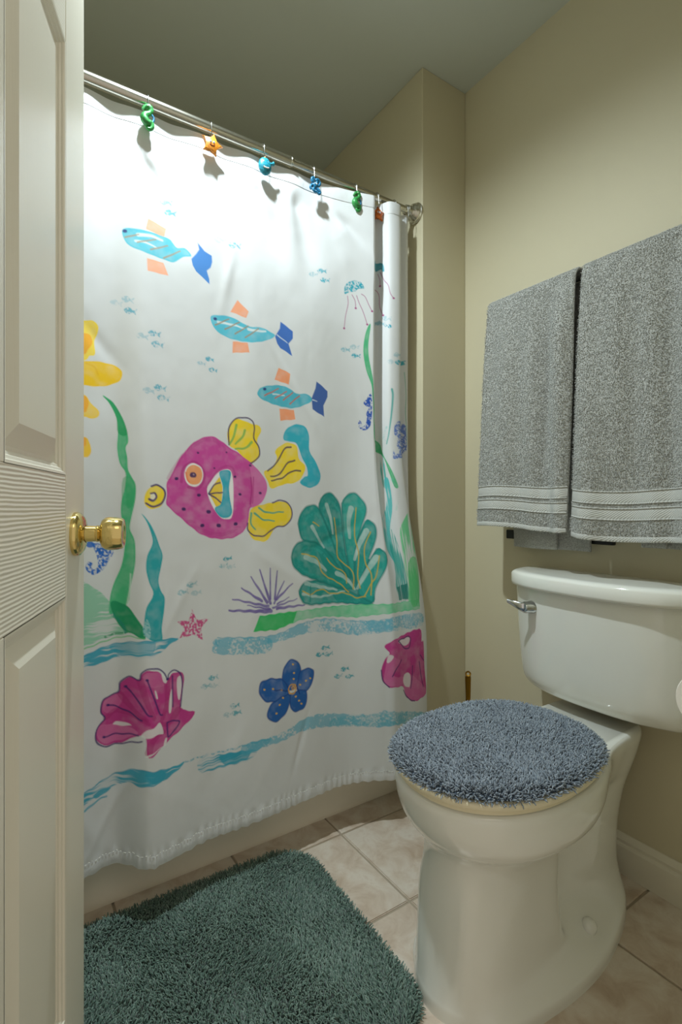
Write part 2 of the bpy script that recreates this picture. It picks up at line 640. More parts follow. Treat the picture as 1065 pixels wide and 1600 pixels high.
def rrect(cx, cy, hx, hy, r, z, n=8):
    out = []
    for sx, sy, a0 in ((1, 1, 0), (-1, 1, 90), (-1, -1, 180), (1, -1, 270)):
        for k in range(n + 1):
            a = math.radians(a0 + 90 * k / n)
            out.append((cx + sx * (hx - r) + r * math.cos(a), cy + sy * (hy - r) + r * math.sin(a), z))
    return out


cx, cy, hx, hy = TX / 2, .375, TX / 2 - .003, .360
loft('basin', [rrect(cx, cy + .008, hx, hy - .002, .01, .400), rrect(cx, cy, hx - .07, hy - .07, .14, .402), rrect(cx, cy, hx - .085, hy - .085, .14, .39), rrect(cx, cy, hx - .13, hy - .12, .12, .12), rrect(cx, cy, hx - .18, hy - .17, .10, .08)], M['tub'], tub, cap0=False, cap1=True)
lathe('overflow_plate', [(0, .01), (.03, .008), (.034, 0)], (TX - .105, cy, .29), (-1, 0, 0), M['chrome'], tub, 24)
tag(tub, 'cream enamel bathtub whose apron shows below the shower curtain', 'bathtub')

# ------------------------------------------------------------------ shower rod
ROD_Y, ROD_Z = 1.311, 1.962
rod = empty('shower_rod', (0, ROD_Y, ROD_Z))


def xr(px):   # x on the rod for a pixel column of the photo (calibration helper)
    u = (px - 532.5) / 799
    return ROD_Y * (math.sin(YAW) + u * math.cos(YAW)) / (math.cos(YAW) - u * math.sin(YAW))


JX = xr(456)
tube('wide_tube', [(XL + .03, 0, 0), (JX, 0, 0)], .0140, M['nickel'], rod, 28)
tube('narrow_tube', [(JX - .001, 0, 0), (XE - .02, 0, 0)], .0115, M['nickel'], rod, 28)
lathe('joint_collar', [(.0140, 0), (.0150, .001), (.0150, .006), (.0142, .007)], (JX - .007, 0, 0), (1, 0, 0), M['nickel'], rod, 28)
fp = [(0, .0), (.034, .0), (.0345, .004), (.031, .007), (.031, .011), (.028, .014), (.027, .019), (.022, .023), (.018, .028), (.0165, .040), (.012, .042)]
lathe('flange', fp, (XE - ROD_Y * 0 - .0003, 0, 0), (-1, 0, 0), M['nickel'], rod, 40)
lathe('flange', fp, (XL + .0003, 0, 0), (1, 0, 0), M['nickel'], rod, 40)
tag(rod, 'brushed nickel telescoping shower rod above the curtain', 'curtain rod')

# CLOTH BEGIN
# the sheet of the shower curtain: q runs along the cloth (m), f from the top edge (0) to the hem (1)
HOOKX = [-.245, -.105, .030, .160, .285, .437, .570, .703, .840, .985, 1.055, 1.105]
YTOPX = [-.31, -.245, -.17, -.105, -.03, .03, .09, .16, .22, .285, .36, .437, .50, .570, .635, .703, .77, .840, .90, .968]
YTOPY = [1.326, 1.323, 1.329, 1.323, 1.329, 1.323, 1.329, 1.322, 1.330, 1.322, 1.330, 1.322, 1.330, 1.322, 1.328, 1.320, 1.325, 1.314, 1.302, 1.284]
YBOTX = [-.31, -.2, -.1, 0, .08, .151, .218, .279, .324, .433, .552, .718, .866, .968]
YBOTY = [1.27, 1.23, 1.28, 1.23, 1.24, 1.268, 1.284, 1.218, 1.224, 1.246, 1.243, 1.263, 1.262, 1.222]
TOPR = [(.968, 1.284), (.976, 1.288), (.980, 1.306), (.990, 1.324), (1.012, 1.322), (1.020, 1.300), (1.030, 1.281), (1.052, 1.275), (1.074, 1.279), (1.083, 1.296), (1.090, 1.318), (1.108, 1.322), (1.126, 1.312), (1.140, 1.318)]
BOTR = [(.968, 1.222), (.990, 1.212), (1.010, 1.212), (1.030, 1.215), (1.050, 1.218), (1.070, 1.220), (1.090, 1.222), (1.110, 1.225), (1.130, 1.229), (1.150, 1.236), (1.159, 1.249), (1.152, 1.264), (1.130, 1.272), (1.110, 1.276)]
QX0, QS, QR, CLOTH_H = -.30, 1.268, .262, 1.80
ZTOP, ZHEM = 1.944, .140


def spl(x, X, Y):
    X = np.asarray(X, float); Y = np.asarray(Y, float)
    mm = np.gradient(Y, X)
    k = np.clip(np.searchsorted(X, x) - 1, 0, len(X) - 2)
    h = X[k + 1] - X[k]; t = np.clip((x - X[k]) / h, 0, 1)
    return ((1 + 2 * t) * (1 - t) ** 2 * Y[k] + t * (1 - t) ** 2 * h * mm[k] + t * t * (3 - 2 * t) * Y[k + 1] + t * t * (t - 1) * h * mm[k + 1])


def sstep(a, b, x):
    t = np.clip((x - a) / (b - a), 0, 1)
    return t * t * (3 - 2 * t)


def cloth(q, f):
    q, f = np.broadcast_arrays(np.asarray(q, float), np.asarray(f, float))
    xs = QX0 + np.minimum(q, QS)
    r = np.clip((q - QS) / QR, 0, 1) * (len(TOPR) - 1)
    kk = np.arange(len(TOPR))
    T = np.array(TOPR); B = np.array(BOTR)
    right = q > QS
    xt = np.where(right, spl(r, kk, T[:, 0]), xs); yt = np.where(right, spl(r, kk, T[:, 1]), spl(xs, YTOPX, YTOPY))
    xb = np.where(right, spl(r, kk, B[:, 0]), xs); yb = np.where(right, spl(r, kk, B[:, 1]), spl(xs, YBOTX, YBOTY))
    s = sstep(QS - .22, QS, q)
    b = (1 - s) * f ** 1.25 + s * sstep(.38, .80, f)
    x = xt + (xb - xt) * b
    fade = 1 - .75 * sstep(.03, .22, f)          # the hook scallops die out below the heading
    hang = 1.302 + .020 * (1 - sstep(-.05, .24, f))
    ym = np.where(right, yt, (hang + (yt - 1.326) * fade) * (1 - s) + yt * s)
    y = ym + (yb - ym) * b
    # creases fanning out below the hooks, broad swells, fine crumple
    d = np.zeros_like(x)
    R = np.random.RandomState(11)
    for hx in HOOKX[2:9]:
        for k in range(4):
            ang = R.uniform(-.25, .85); L = R.uniform(.12, .34); wd = R.uniform(.010, .020); am = R.uniform(-.0085, .0085)
            ox = hx + R.uniform(-.02, .02); of = R.uniform(.02, .07)
            dx = x - ox; dz = (f - of) * CLOTH_H
            u = dx * np.sin(ang) + dz * np.cos(ang); w_ = dx * np.cos(ang) - dz * np.sin(ang)
            d += am * np.exp(-(w_ / (wd * (1 + 2.2 * np.clip(u, 0, 1) / L))) ** 2) * sstep(-.01, .05, u) * (1 - sstep(.4 * L, L, u))
    for k in range(16):
        ox = R.uniform(.05, 1.0); of = R.uniform(.15, .95); ang = R.uniform(-1.2, 1.2); L = R.uniform(.05, .16); wd = R.uniform(.008, .02); am = R.uniform(-.0036, .0036)
        dx = x - ox; dz = (f - of) * CLOTH_H
        u = dx * np.sin(ang) + dz * np.cos(ang); w_ = dx * np.cos(ang) - dz * np.sin(ang)
        d += am * np.exp(-(w_ / wd) ** 2) * np.exp(-(u / L) ** 2)
    d += .0100 * (fnoise(q * 7 + 3, f * 4.0 + 1.7, 21, 2) - .5)
    d += .0012 * (fnoise(q * 26, f * 30, 31, 2) - .5)
    y = y + d * (1 - .5 * s)
    zt = ZTOP - .002 * np.abs(np.sin(q * 23.0)) * (1 - s)
    # the hem hangs straight except for the little puckers of the seam
    zh = ZHEM + .0015 * np.sin(q * 210) - .008 * sstep(QS - .05, QS + .1, q)
    z = zt + (zh - zt) * f
    y = y + .0016 * np.sin(q * 260 + 4 * np.sin(q * 33)) * sstep(.975, .99, f)
    return np.stack([x, y, z], -1)
# CLOTH END


# ------------------------------------------------------------------ the painted print of the curtain, in cloth metres (q right, w down)
ART = [
['F',[[0.5939,0.2703],[0.5879,0.2982],[0.632,0.3066],[0.6377,0.281]],[250,170,130],'wash',0.9,0,7],
['F',[[0.5896,0.3706],[0.5907,0.4011],[0.6405,0.4011],[0.6283,0.3715]],[250,170,130],'wash',0.9,0,14],
['F',[[0.5354,0.3159],[0.5445,0.308],[0.5702,0.3037],[0.6024,0.3026],[0.6426,0.305],[0.6522,0.312],[0.6635,0.3239],[0.6831,0.3193],[0.699,0.3357],[0.6784,0.3436],[0.6546,0.363],[0.6277,0.3626],[0.5869,0.3579],[0.5524,0.3505],[0.5399,0.3364]],[72,186,206],'wash',0.95,1,21],
['S',[[0.57,0.3181],[0.5986,0.3123],[0.6268,0.3149]],[235,240,240],0.00443,0.00266,0.8,1,'flat',28],
['S',[[0.5645,0.3347],[0.5874,0.3323],[0.613,0.3384]],[235,240,240],0.00282,0.00169,0.8,1,'flat',35],
['S',[[0.5419,0.3312],[0.5717,0.3169]],[165,140,110],0.00201,0.00161,0.9,0,'flat',42],
['S',[[0.5686,0.337],[0.6115,0.3177]],[165,140,110],0.00201,0.00161,0.9,0,'flat',49],
['S',[[0.5987,0.3468],[0.64,0.3248]],[165,140,110],0.00201,0.00161,0.9,0,'flat',56],
['S',[[0.6296,0.3594],[0.671,0.3301]],[165,140,110],0.00201,0.00161,0.9,0,'flat',63],
['S',[[0.5404,0.3161],[0.5424,0.3159]],[30,28,110],0.00403,0.00403,0.95,0,'flat',70],
['F',[[0.7157,0.2961],[0.7193,0.3125],[0.7111,0.326],[0.6988,0.3432],[0.7017,0.3586],[0.7103,0.3718],[0.7451,0.3962],[0.7444,0.3833],[0.738,0.3624],[0.7485,0.3518],[0.7529,0.3364],[0.7519,0.32],[0.7326,0.3129]],[35,125,205],'flat',0.97,0,77],
['F',[[0.8211,0.4229],[0.8006,0.4577],[0.8446,0.4661],[0.8515,0.4473]],[246,158,110],'wash',0.9,0,84],
['F',[[0.8068,0.5357],[0.8057,0.5664],[0.8528,0.5579],[0.8479,0.533]],[246,158,110],'wash',0.9,0,91],
['F',[[0.7472,0.4859],[0.7557,0.475],[0.7946,0.4705],[0.8224,0.4776],[0.8545,0.487],[0.8886,0.4828],[0.9112,0.4874],[0.9318,0.4967],[0.906,0.5141],[0.8706,0.5267],[0.8298,0.5317],[0.7904,0.5267],[0.7593,0.5111]],[70,188,212],'wash',0.95,1,98],
['S',[[0.7671,0.4903],[0.8063,0.4916],[0.8383,0.4955]],[235,240,240],0.00335,0.00201,0.8,1,'flat',105],
['S',[[0.8504,0.4951],[0.8751,0.4946],[0.902,0.4907]],[235,240,240],0.00372,0.00223,0.8,1,'flat',112],
['S',[[0.7594,0.4998],[0.7965,0.4776]],[165,130,90],0.00186,0.00149,0.9,0,'flat',119],
['S',[[0.7858,0.5067],[0.8255,0.4816]],[165,130,90],0.00186,0.00149,0.9,0,'flat',126],
['S',[[0.8132,0.515],[0.8497,0.4868]],[165,130,90],0.00186,0.00149,0.9,0,'flat',133],
['S',[[0.8413,0.5197],[0.8795,0.4883]],[165,130,90],0.00186,0.00149,0.9,0,'flat',140],
['S',[[0.7583,0.4842],[0.7606,0.4837]],[30,28,110],0.00372,0.00372,0.95,0,'flat',147],
['F',[[0.9497,0.4537],[0.9474,0.4734],[0.9317,0.4991],[0.9386,0.5182],[0.9487,0.5288],[0.9865,0.5441],[0.9748,0.5108],[0.9889,0.4938],[0.9893,0.4731]],[25,100,190],'flat',0.97,0,154],
['S',[[0.9387,0.4938],[0.9711,0.5099]],[225,235,240],0.00186,0.00112,0.8,0,'flat',161],
['F',[[0.9422,0.5854],[0.9286,0.6205],[0.9742,0.628],[0.979,0.5962]],[248,150,90],'wash',0.9,0,168],
['F',[[0.9432,0.6992],[0.946,0.733],[0.9942,0.7247],[0.9898,0.6981]],[248,150,90],'wash',0.9,0,175],
['F',[[0.8755,0.6607],[0.891,0.6448],[0.9415,0.6342],[0.9787,0.6393],[0.9978,0.65],[1.0362,0.6468],[1.0517,0.662],[1.0302,0.6768],[0.9875,0.6932],[0.941,0.6924],[0.895,0.6821],[0.8766,0.6723]],[58,178,200],'wash',0.95,1,182],
['S',[[0.9227,0.6607],[0.9597,0.6614]],[235,240,240],0.00186,0.00112,0.8,1,'flat',189],
['S',[[0.8965,0.6682],[0.9405,0.6441]],[205,90,50],0.00186,0.00149,0.9,0,'flat',196],
['S',[[0.9295,0.6719],[0.9669,0.6491]],[205,90,50],0.00186,0.00149,0.9,0,'flat',203],
['S',[[0.9559,0.6745],[0.9864,0.6488]],[205,90,50],0.00186,0.00149,0.9,0,'flat',210],
['S',[[0.9773,0.6817],[1.0085,0.6546]],[205,90,50],0.00186,0.00149,0.9,0,'flat',217],
['S',[[0.8954,0.6505],[0.898,0.6504]],[30,28,110],0.00372,0.00372,0.95,0,'flat',224],
['F',[[1.0679,0.6049],[1.064,0.6261],[1.0498,0.6578],[1.0525,0.6895],[1.0932,0.7079],[1.0913,0.6749],[1.1065,0.6468],[1.1069,0.6294]],[22,80,160],'flat',0.97,0,231],
['S',[[1.0532,0.6619],[1.0684,0.6636]],[225,235,240],0.00186,0.00112,0.8,0,'flat',238],
['F',[[0.6241,0.2109],[0.6318,0.2032],[0.6396,0.2013],[0.6459,0.2067],[0.6557,0.2018],[0.6519,0.2094],[0.6529,0.2166],[0.6449,0.2119],[0.6361,0.2186],[0.6288,0.2173]],[60,165,190],'stamp',0.6,1,245],
['F',[[0.5982,0.2386],[0.606,0.2303],[0.6144,0.2261],[0.6211,0.2302],[0.632,0.2226],[0.6275,0.2318],[0.6282,0.2395],[0.6197,0.2363],[0.6102,0.2453],[0.6029,0.2448]],[60,165,190],'stamp',0.25,1,252],
['F',[[0.6337,0.2363],[0.6416,0.2282],[0.6495,0.226],[0.6558,0.2318],[0.6657,0.2272],[0.6618,0.2349],[0.6628,0.2423],[0.6547,0.2372],[0.6458,0.2437],[0.6385,0.2426]],[60,165,190],'stamp',0.85,1,259],
['F',[[0.7882,0.2477],[0.7976,0.2385],[0.8069,0.2363],[0.8137,0.2431],[0.8255,0.2362],[0.8205,0.246],[0.8212,0.2543],[0.8121,0.2493],[0.8017,0.2561],[0.7934,0.2546]],[60,165,190],'stamp',0.25,1,266],
['F',[[0.7606,0.2719],[0.7693,0.2634],[0.7786,0.2608],[0.786,0.2665],[0.7983,0.259],[0.7931,0.2686],[0.7938,0.2767],[0.7845,0.2725],[0.7741,0.2796],[0.7659,0.2783]],[60,165,190],'stamp',0.2,1,273],
['F',[[0.7989,0.2745],[0.8077,0.267],[0.817,0.265],[0.8244,0.2701],[0.8368,0.2626],[0.8317,0.2719],[0.8326,0.28],[0.8229,0.2765],[0.8119,0.2845],[0.8039,0.282]],[60,165,190],'stamp',0.75,1,280],
['F',[[0.5333,0.4783],[0.5397,0.4735],[0.5465,0.4734],[0.5521,0.479],[0.5611,0.4742],[0.5575,0.4817],[0.5583,0.4886],[0.5512,0.4841],[0.5436,0.4889],[0.5374,0.4855]],[60,165,190],'stamp',0.45,1,287],
['F',[[0.5083,0.4907],[0.5148,0.4853],[0.5218,0.484],[0.5275,0.4895],[0.5363,0.486],[0.5328,0.4927],[0.5337,0.4997],[0.5266,0.4945],[0.5189,0.4998],[0.5125,0.4974]],[60,165,190],'stamp',0.3,1,294],
['F',[[0.5381,0.5054],[0.5445,0.5008],[0.5513,0.4999],[0.5569,0.5054],[0.5659,0.5012],[0.5623,0.5083],[0.5631,0.5154],[0.556,0.5104],[0.5484,0.5159],[0.5422,0.5128]],[60,165,190],'stamp',0.8,1,301],
['F',[[0.5899,0.5524],[0.5971,0.5463],[0.6048,0.5453],[0.6113,0.5504],[0.6215,0.5446],[0.6174,0.5524],[0.6184,0.5595],[0.6102,0.5557],[0.6014,0.5615],[0.5944,0.5589]],[60,165,190],'stamp',0.8,1,308],
['F',[[0.5632,0.5633],[0.5697,0.5583],[0.5769,0.5576],[0.5828,0.5628],[0.5925,0.5575],[0.5886,0.5651],[0.5895,0.5721],[0.5818,0.568],[0.5737,0.5735],[0.5673,0.5704]],[60,165,190],'stamp',0.4,1,315],
['F',[[0.5969,0.5778],[0.6042,0.5721],[0.6122,0.5701],[0.6186,0.5751],[0.6288,0.5707],[0.6247,0.578],[0.6257,0.5852],[0.6175,0.5803],[0.6087,0.5868],[0.6015,0.5847]],[60,165,190],'stamp',0.75,1,322],
['F',[[0.7315,0.5914],[0.7374,0.5861],[0.7437,0.5851],[0.7489,0.5901],[0.7571,0.5868],[0.7538,0.5927],[0.7546,0.5983],[0.748,0.594],[0.7409,0.5976],[0.7352,0.5961]],[60,165,190],'stamp',0.85,1,329],
['F',[[0.7097,0.6059],[0.7155,0.6014],[0.7217,0.601],[0.7269,0.6055],[0.735,0.6011],[0.7317,0.6073],[0.7325,0.6127],[0.726,0.6094],[0.719,0.6132],[0.7134,0.611]],[60,165,190],'stamp',0.5,1,336],
['F',[[0.7403,0.6176],[0.7462,0.6132],[0.7526,0.613],[0.7578,0.6176],[0.7661,0.6133],[0.7628,0.6194],[0.7636,0.6249],[0.7569,0.6215],[0.7498,0.6253],[0.7441,0.6229]],[60,165,190],'stamp',0.9,1,343],
['F',[[0.6013,0.6828],[0.6086,0.6771],[0.6165,0.6751],[0.6229,0.6808],[0.6332,0.6775],[0.6291,0.6845],[0.63,0.6918],[0.6218,0.6859],[0.613,0.6916],[0.6059,0.6897]],[60,165,190],'stamp',0.85,1,350],
['F',[[0.5762,0.6933],[0.583,0.6872],[0.5905,0.6856],[0.5966,0.6918],[0.6066,0.6882],[0.6026,0.6955],[0.6035,0.7026],[0.5956,0.6967],[0.5872,0.7016],[0.5805,0.6998]],[60,165,190],'stamp',0.4,1,357],
['F',[[0.6093,0.7072],[0.6167,0.7005],[0.6246,0.6995],[0.631,0.7063],[0.6414,0.7021],[0.6372,0.7098],[0.6382,0.717],[0.6299,0.7113],[0.6212,0.7154],[0.614,0.7134]],[60,165,190],'stamp',0.8,1,364],
['F',[[1.0768,0.2737],[1.0841,0.2671],[1.0923,0.2644],[1.0999,0.2679],[1.1106,0.2614],[1.1069,0.2692],[1.1088,0.2755],[1.0993,0.2728],[1.0904,0.28],[1.0824,0.2792]],[45,165,185],'stamp',0.8,1,371],
['F',[[1.0474,0.2905],[1.0551,0.2835],[1.0637,0.2803],[1.0712,0.2843],[1.0817,0.2786],[1.0781,0.2861],[1.0798,0.2925],[1.0705,0.2891],[1.0613,0.2961],[1.0532,0.2958]],[45,165,185],'stamp',0.4,1,378],
['F',[[1.0859,0.3],[1.0934,0.2927],[1.1019,0.2895],[1.1097,0.2934],[1.1205,0.2866],[1.1169,0.2945],[1.1188,0.3007],[1.1091,0.2983],[1.0999,0.305],[1.0918,0.305]],[45,165,185],'stamp',1,1,385],
['F',[[1.1894,0.4816],[1.1968,0.4755],[1.2055,0.4739],[1.2133,0.4782],[1.2236,0.4728],[1.2203,0.48],[1.2223,0.4867],[1.2128,0.4831],[1.2039,0.4894],[1.1956,0.4875]],[45,165,185],'stamp',0.4,1,392],
['F',[[1.1566,0.4943],[1.1643,0.4879],[1.1731,0.4863],[1.1813,0.4905],[1.1921,0.4847],[1.1886,0.492],[1.1907,0.4985],[1.1808,0.4954],[1.1715,0.5016],[1.163,0.4998]],[45,165,185],'stamp',0.6,1,399],
['F',[[1.1935,0.5078],[1.201,0.5021],[1.2095,0.5],[1.2173,0.5043],[1.2276,0.4996],[1.2243,0.5067],[1.2262,0.5134],[1.2168,0.5092],[1.2079,0.5157],[1.1997,0.5141]],[45,165,185],'stamp',1,1,406],
['F',[[1.3635,0.3653],[1.3703,0.3613],[1.3785,0.3628],[1.3859,0.3701],[1.3952,0.3655],[1.3924,0.373],[1.3942,0.3798],[1.3855,0.375],[1.3771,0.3781],[1.3692,0.3734]],[45,165,185],'stamp',0.4,1,413],
['F',[[1.283,0.3952],[1.3505,0.3736],[1.3586,0.3745],[1.366,0.3823],[1.376,0.3808],[1.3728,0.387],[1.3747,0.3946],[1.3656,0.3872],[1.3573,0.3901],[1.3494,0.386]],[45,165,185],'stamp',0.6,1,420],
['F',[[1.4002,0.4853],[1.4067,0.4791],[1.4156,0.4769],[1.4261,0.4796],[1.5001,0.4589],[1.432,0.48],[1.499,0.4737],[1.4251,0.4849],[1.4142,0.493],[1.4057,0.4915]],[45,165,185],'stamp',0.45,1,427],
['F',[[1.3817,0.5078],[1.3884,0.5027],[1.3959,0.501],[1.4027,0.5061],[1.413,0.5011],[1.4095,0.5087],[1.4118,0.5155],[1.4023,0.5111],[1.3947,0.5168],[1.3875,0.515]],[45,165,185],'stamp',0.3,1,434],
['F',[[1.4061,0.5089],[1.4135,0.5025],[1.4235,0.4988],[1.433,0.5],[1.5058,0.4843],[1.5027,0.4919],[1.5046,0.4992],[1.43,0.506],[1.4214,0.5153],[1.4124,0.5151]],[45,165,185],'stamp',0.95,1,441],
['F',[[1.3965,0.3974],[1.3931,0.3927],[1.3879,0.391],[1.3817,0.3931],[1.3755,0.3868],[1.3764,0.3926],[1.3737,0.3963],[1.3811,0.3964],[1.386,0.4021],[1.3916,0.4016]],[40,160,185],'stamp',1,1,448],
['F',[[1.1716,0.3213],[1.1725,0.3003],[1.1854,0.2837],[1.2108,0.2751],[1.2286,0.2793],[1.2374,0.2958],[1.2189,0.2991],[1.2065,0.3098],[1.1885,0.3141],[1.178,0.3215]],[40,160,180],'stamp',1,1,455],
['F',[[1.282,0.201],[1.358,0.1867],[1.3715,0.2169],[1.364,0.2165],[1.3543,0.2091],[1.282,0.237]],[40,150,165],'wash',0.95,1,462],
['S',[[1.1823,0.3275],[1.1844,0.3513],[1.1747,0.391],[1.1694,0.4291]],[165,60,125],0.00118,0.00118,0.8,1,'flat',469],
['S',[[1.1682,0.4292],[1.1705,0.429]],[165,60,125],0.00274,0.00274,0.95,0,'flat',476],
['S',[[1.1979,0.3212],[1.2084,0.3384],[1.2105,0.3605]],[165,60,125],0.00118,0.00118,0.8,1,'flat',483],
['S',[[1.2095,0.3607],[1.2116,0.3603]],[165,60,125],0.00274,0.00274,0.95,0,'flat',490],
['S',[[1.2133,0.321],[1.2221,0.3431],[1.2346,0.3678],[1.2485,0.4056]],[165,60,125],0.00118,0.00118,0.8,1,'flat',497],
['S',[[1.2474,0.4057],[1.2495,0.4054]],[165,60,125],0.00274,0.00274,0.95,0,'flat',504],
['S',[[1.2292,0.3143],[1.2418,0.3217],[1.2543,0.3458],[1.2642,0.3629]],[165,60,125],0.00118,0.00118,0.8,1,'flat',511],
['S',[[1.2631,0.363],[1.2652,0.3627]],[165,60,125],0.00274,0.00274,0.95,0,'flat',518],
['S',[[1.282,0.246],[1.3474,0.278],[1.3568,0.3283],[1.3678,0.358]],[165,60,125],0.00118,0.00118,0.8,1,'flat',525],
['S',[[1.3668,0.3577],[1.3689,0.3582]],[165,60,125],0.00274,0.00274,0.95,0,'flat',532],
['S',[[1.3499,0.2216],[1.3561,0.2404],[1.3569,0.2618]],[165,60,125],0.00118,0.00118,0.8,1,'flat',539],
['S',[[1.3558,0.2615],[1.3579,0.2621]],[165,60,125],0.00274,0.00274,0.95,0,'flat',546],
['S',[[1.3581,0.2173],[1.3708,0.2476],[1.3833,0.2658],[1.3909,0.2927],[1.4011,0.3066]],[165,60,125],0.00118,0.00118,0.8,1,'flat',553],
['S',[[1.4001,0.3067],[1.402,0.3064]],[165,60,125],0.00274,0.00274,0.95,0,'flat',560],
['F',[[1.2544,0.405],[1.242,0.4374],[1.2356,0.4907],[1.2447,0.5457],[1.2624,0.592],[1.2662,0.6297],[1.2723,0.6715],[1.274,0.7186],[1.282,0.771],[1.3558,0.8032],[1.3751,0.857],[1.3874,0.9063],[1.4009,0.9049],[1.3874,0.858],[1.3629,0.8028],[1.35,0.7634],[1.285,0.717],[1.282,0.669],[1.2768,0.6277],[1.2712,0.5907],[1.2634,0.5539],[1.2532,0.5021],[1.2526,0.4595],[1.2594,0.4094]],[60,178,120],'wash',0.95,1,567],
['S',[[1.3969,0.5956],[1.3996,0.6195],[1.3947,0.6829],[1.3865,0.737],[1.3772,0.77]],[30,165,160],0.00314,0.00157,0.85,1,'flat',574],
['S',[[1.3798,0.7171],[1.3684,0.7491],[1.3753,0.7599]],[90,190,190],0.00353,0.00196,0.35,1,'stamp',581],
['S',[[1.5044,0.5236],[1.5113,0.5988],[1.5093,0.6599],[1.52,0.7641]],[60,175,140],0.00118,0.00196,0.7,1,'flat',588],
['F',[[1.3479,0.8051],[1.3606,0.8054],[1.366,0.8563],[1.3702,0.9049],[1.3505,0.9085],[1.3479,0.8567]],[35,172,160],'vbrush',1,1,595],
['F',[[1.2292,0.7133],[1.2217,0.7059],[1.218,0.7202],[1.2266,0.7344],[1.2414,0.7359],[1.2593,0.7182],[1.2648,0.6775],[1.2639,0.6276],[1.2559,0.623],[1.2447,0.6404],[1.2359,0.6526],[1.2472,0.6613],[1.2548,0.6633],[1.2454,0.683],[1.2467,0.7018],[1.24,0.721],[1.2302,0.7252]],[35,85,180],'stamp',1,1,602],
['F',[[1.4169,0.6963],[1.5026,0.6959],[1.5109,0.7256],[1.515,0.7655],[1.4988,0.792],[1.4056,0.8172],[1.3952,0.8076],[1.3984,0.7889],[1.4028,0.8034],[1.4178,0.7927],[1.4091,0.7748],[1.415,0.7503],[1.4026,0.7366]],[55,105,195],'stamp',0.85,1,609],
['F',[[0.6295,0.9158],[0.6395,0.8984],[0.6627,0.8535],[0.7002,0.8103],[0.7335,0.793],[0.7527,0.792],[0.777,0.8038],[0.7916,0.8153],[0.8406,0.8441],[0.8772,0.8762],[0.8963,0.8991],[0.9017,0.9245],[0.8905,0.9526],[0.8716,0.9712],[0.8504,0.9775],[0.8422,1.0221],[0.8136,1.0503],[0.769,1.0557],[0.7261,1.0467],[0.6933,1.0257],[0.6609,0.9976],[0.6362,0.9754],[0.6275,0.9635],[0.63,0.9421]],[203,72,156],'wash',1,1,616],
['F',[[0.8507,0.8578],[0.8772,0.8762],[0.8963,0.8991],[0.9017,0.9245],[0.8905,0.9526],[0.8716,0.9712],[0.8546,0.9729],[0.8585,0.9241],[0.8559,0.8954]],[222,130,186],'wash',0.6,1,623],
['S',[[0.635,0.9031],[0.6626,0.8579],[0.7048,0.8138],[0.7478,0.7988],[0.7818,0.823]],[178,40,128],0.00558,0.00465,0.35,1,'vbrush',630],
['S',[[0.8533,0.8949],[0.8558,0.9292],[0.8514,0.9648]],[178,40,128],0.00232,0.00232,0.7,1,'flat',637],
['S',[[0.8612,0.8925],[0.86,0.9288],[0.8578,0.9618]],[178,40,128],0.00186,0.00186,0.6,1,'flat',644],
['S',[[0.6841,1.0085],[0.7309,1.0372],[0.7788,1.0432],[0.8192,1.0267]],[185,45,135],0.00651,0.00465,0.35,1,'brush',651],
['S',[[0.6666,0.9115],[0.6716,0.8797],[0.6902,0.8632],[0.709,0.8631],[0.7252,0.8865],[0.7226,0.9094],[0.7084,0.9269],[0.6849,0.9235]],[180,45,130],0.00372,0.00372,0.7,1,'flat',658],
['S',[[0.732,0.9224],[0.7467,0.8984],[0.7714,0.8716],[0.8009,0.8685],[0.8106,0.898]],[180,45,130],0.00279,0.00279,0.5,1,'flat',665],
['F',[[0.6746,0.8948],[0.6809,0.8717],[0.6996,0.8636],[0.7173,0.8714],[0.7233,0.8911],[0.7179,0.9112],[0.699,0.9231],[0.6818,0.9144]],[240,240,238],'flat',1,1,672],
['F',[[0.6784,0.8876],[0.6855,0.8732],[0.7019,0.8681],[0.7159,0.8745],[0.7209,0.8932],[0.7141,0.9108],[0.6967,0.9179],[0.6832,0.9099]],[245,165,110],'wash',1,1,679],
['S',[[0.6784,0.8876],[0.6814,0.9032],[0.6874,0.9112]],[240,110,50],0.00232,0.00139,0.7,1,'flat',686],
['S',[[0.6949,0.8936],[0.6989,0.8933]],[40,30,100],0.00651,0.00651,0.95,0,'flat',693],
['S',[[0.6978,0.8925],[0.6989,0.8923]],[200,170,180],0.00186,0.00186,0.8,0,'flat',700],
['F',[[0.7663,0.8813],[0.7811,0.8758],[0.7983,0.879],[0.8044,0.9161],[0.8014,0.9915],[0.7843,1.0057],[0.76,0.9918],[0.7414,0.9581],[0.733,0.9268],[0.7466,0.9031]],[240,240,238],'flat',1,1,707],
['F',[[0.7672,0.8938],[0.7377,0.9352],[0.7578,0.9758],[0.7711,0.9627],[0.7746,0.9209]],[240,205,50],'wash',1,0,714],
['F',[[0.7663,0.8836],[0.7835,0.8773],[0.7983,0.8828],[0.7923,0.9214],[0.7949,0.954],[0.7999,0.9867],[0.7868,1.002],[0.7648,0.9957],[0.753,0.9771],[0.7701,0.9627],[0.7755,0.921]],[50,170,192],'wash',1,1,721],
['S',[[0.7377,0.9375],[0.7513,0.9176],[0.7684,0.9091]],[60,40,110],0.00186,0.00186,0.95,1,'flat',728],
['S',[[0.7377,0.9389],[0.7559,0.9373],[0.7738,0.9348]],[60,40,110],0.00186,0.00186,0.95,1,'flat',735],
['S',[[0.7391,0.9397],[0.7557,0.9503],[0.7692,0.9604]],[60,40,110],0.00186,0.00186,0.95,1,'flat',742],
['S',[[0.7095,0.8357],[0.7109,0.8356]],[35,25,90],0.00232,0.00232,0.95,0,'flat',749],
['S',[[0.786,0.8311],[0.7872,0.831]],[35,25,90],0.00186,0.00186,0.95,0,'flat',756],
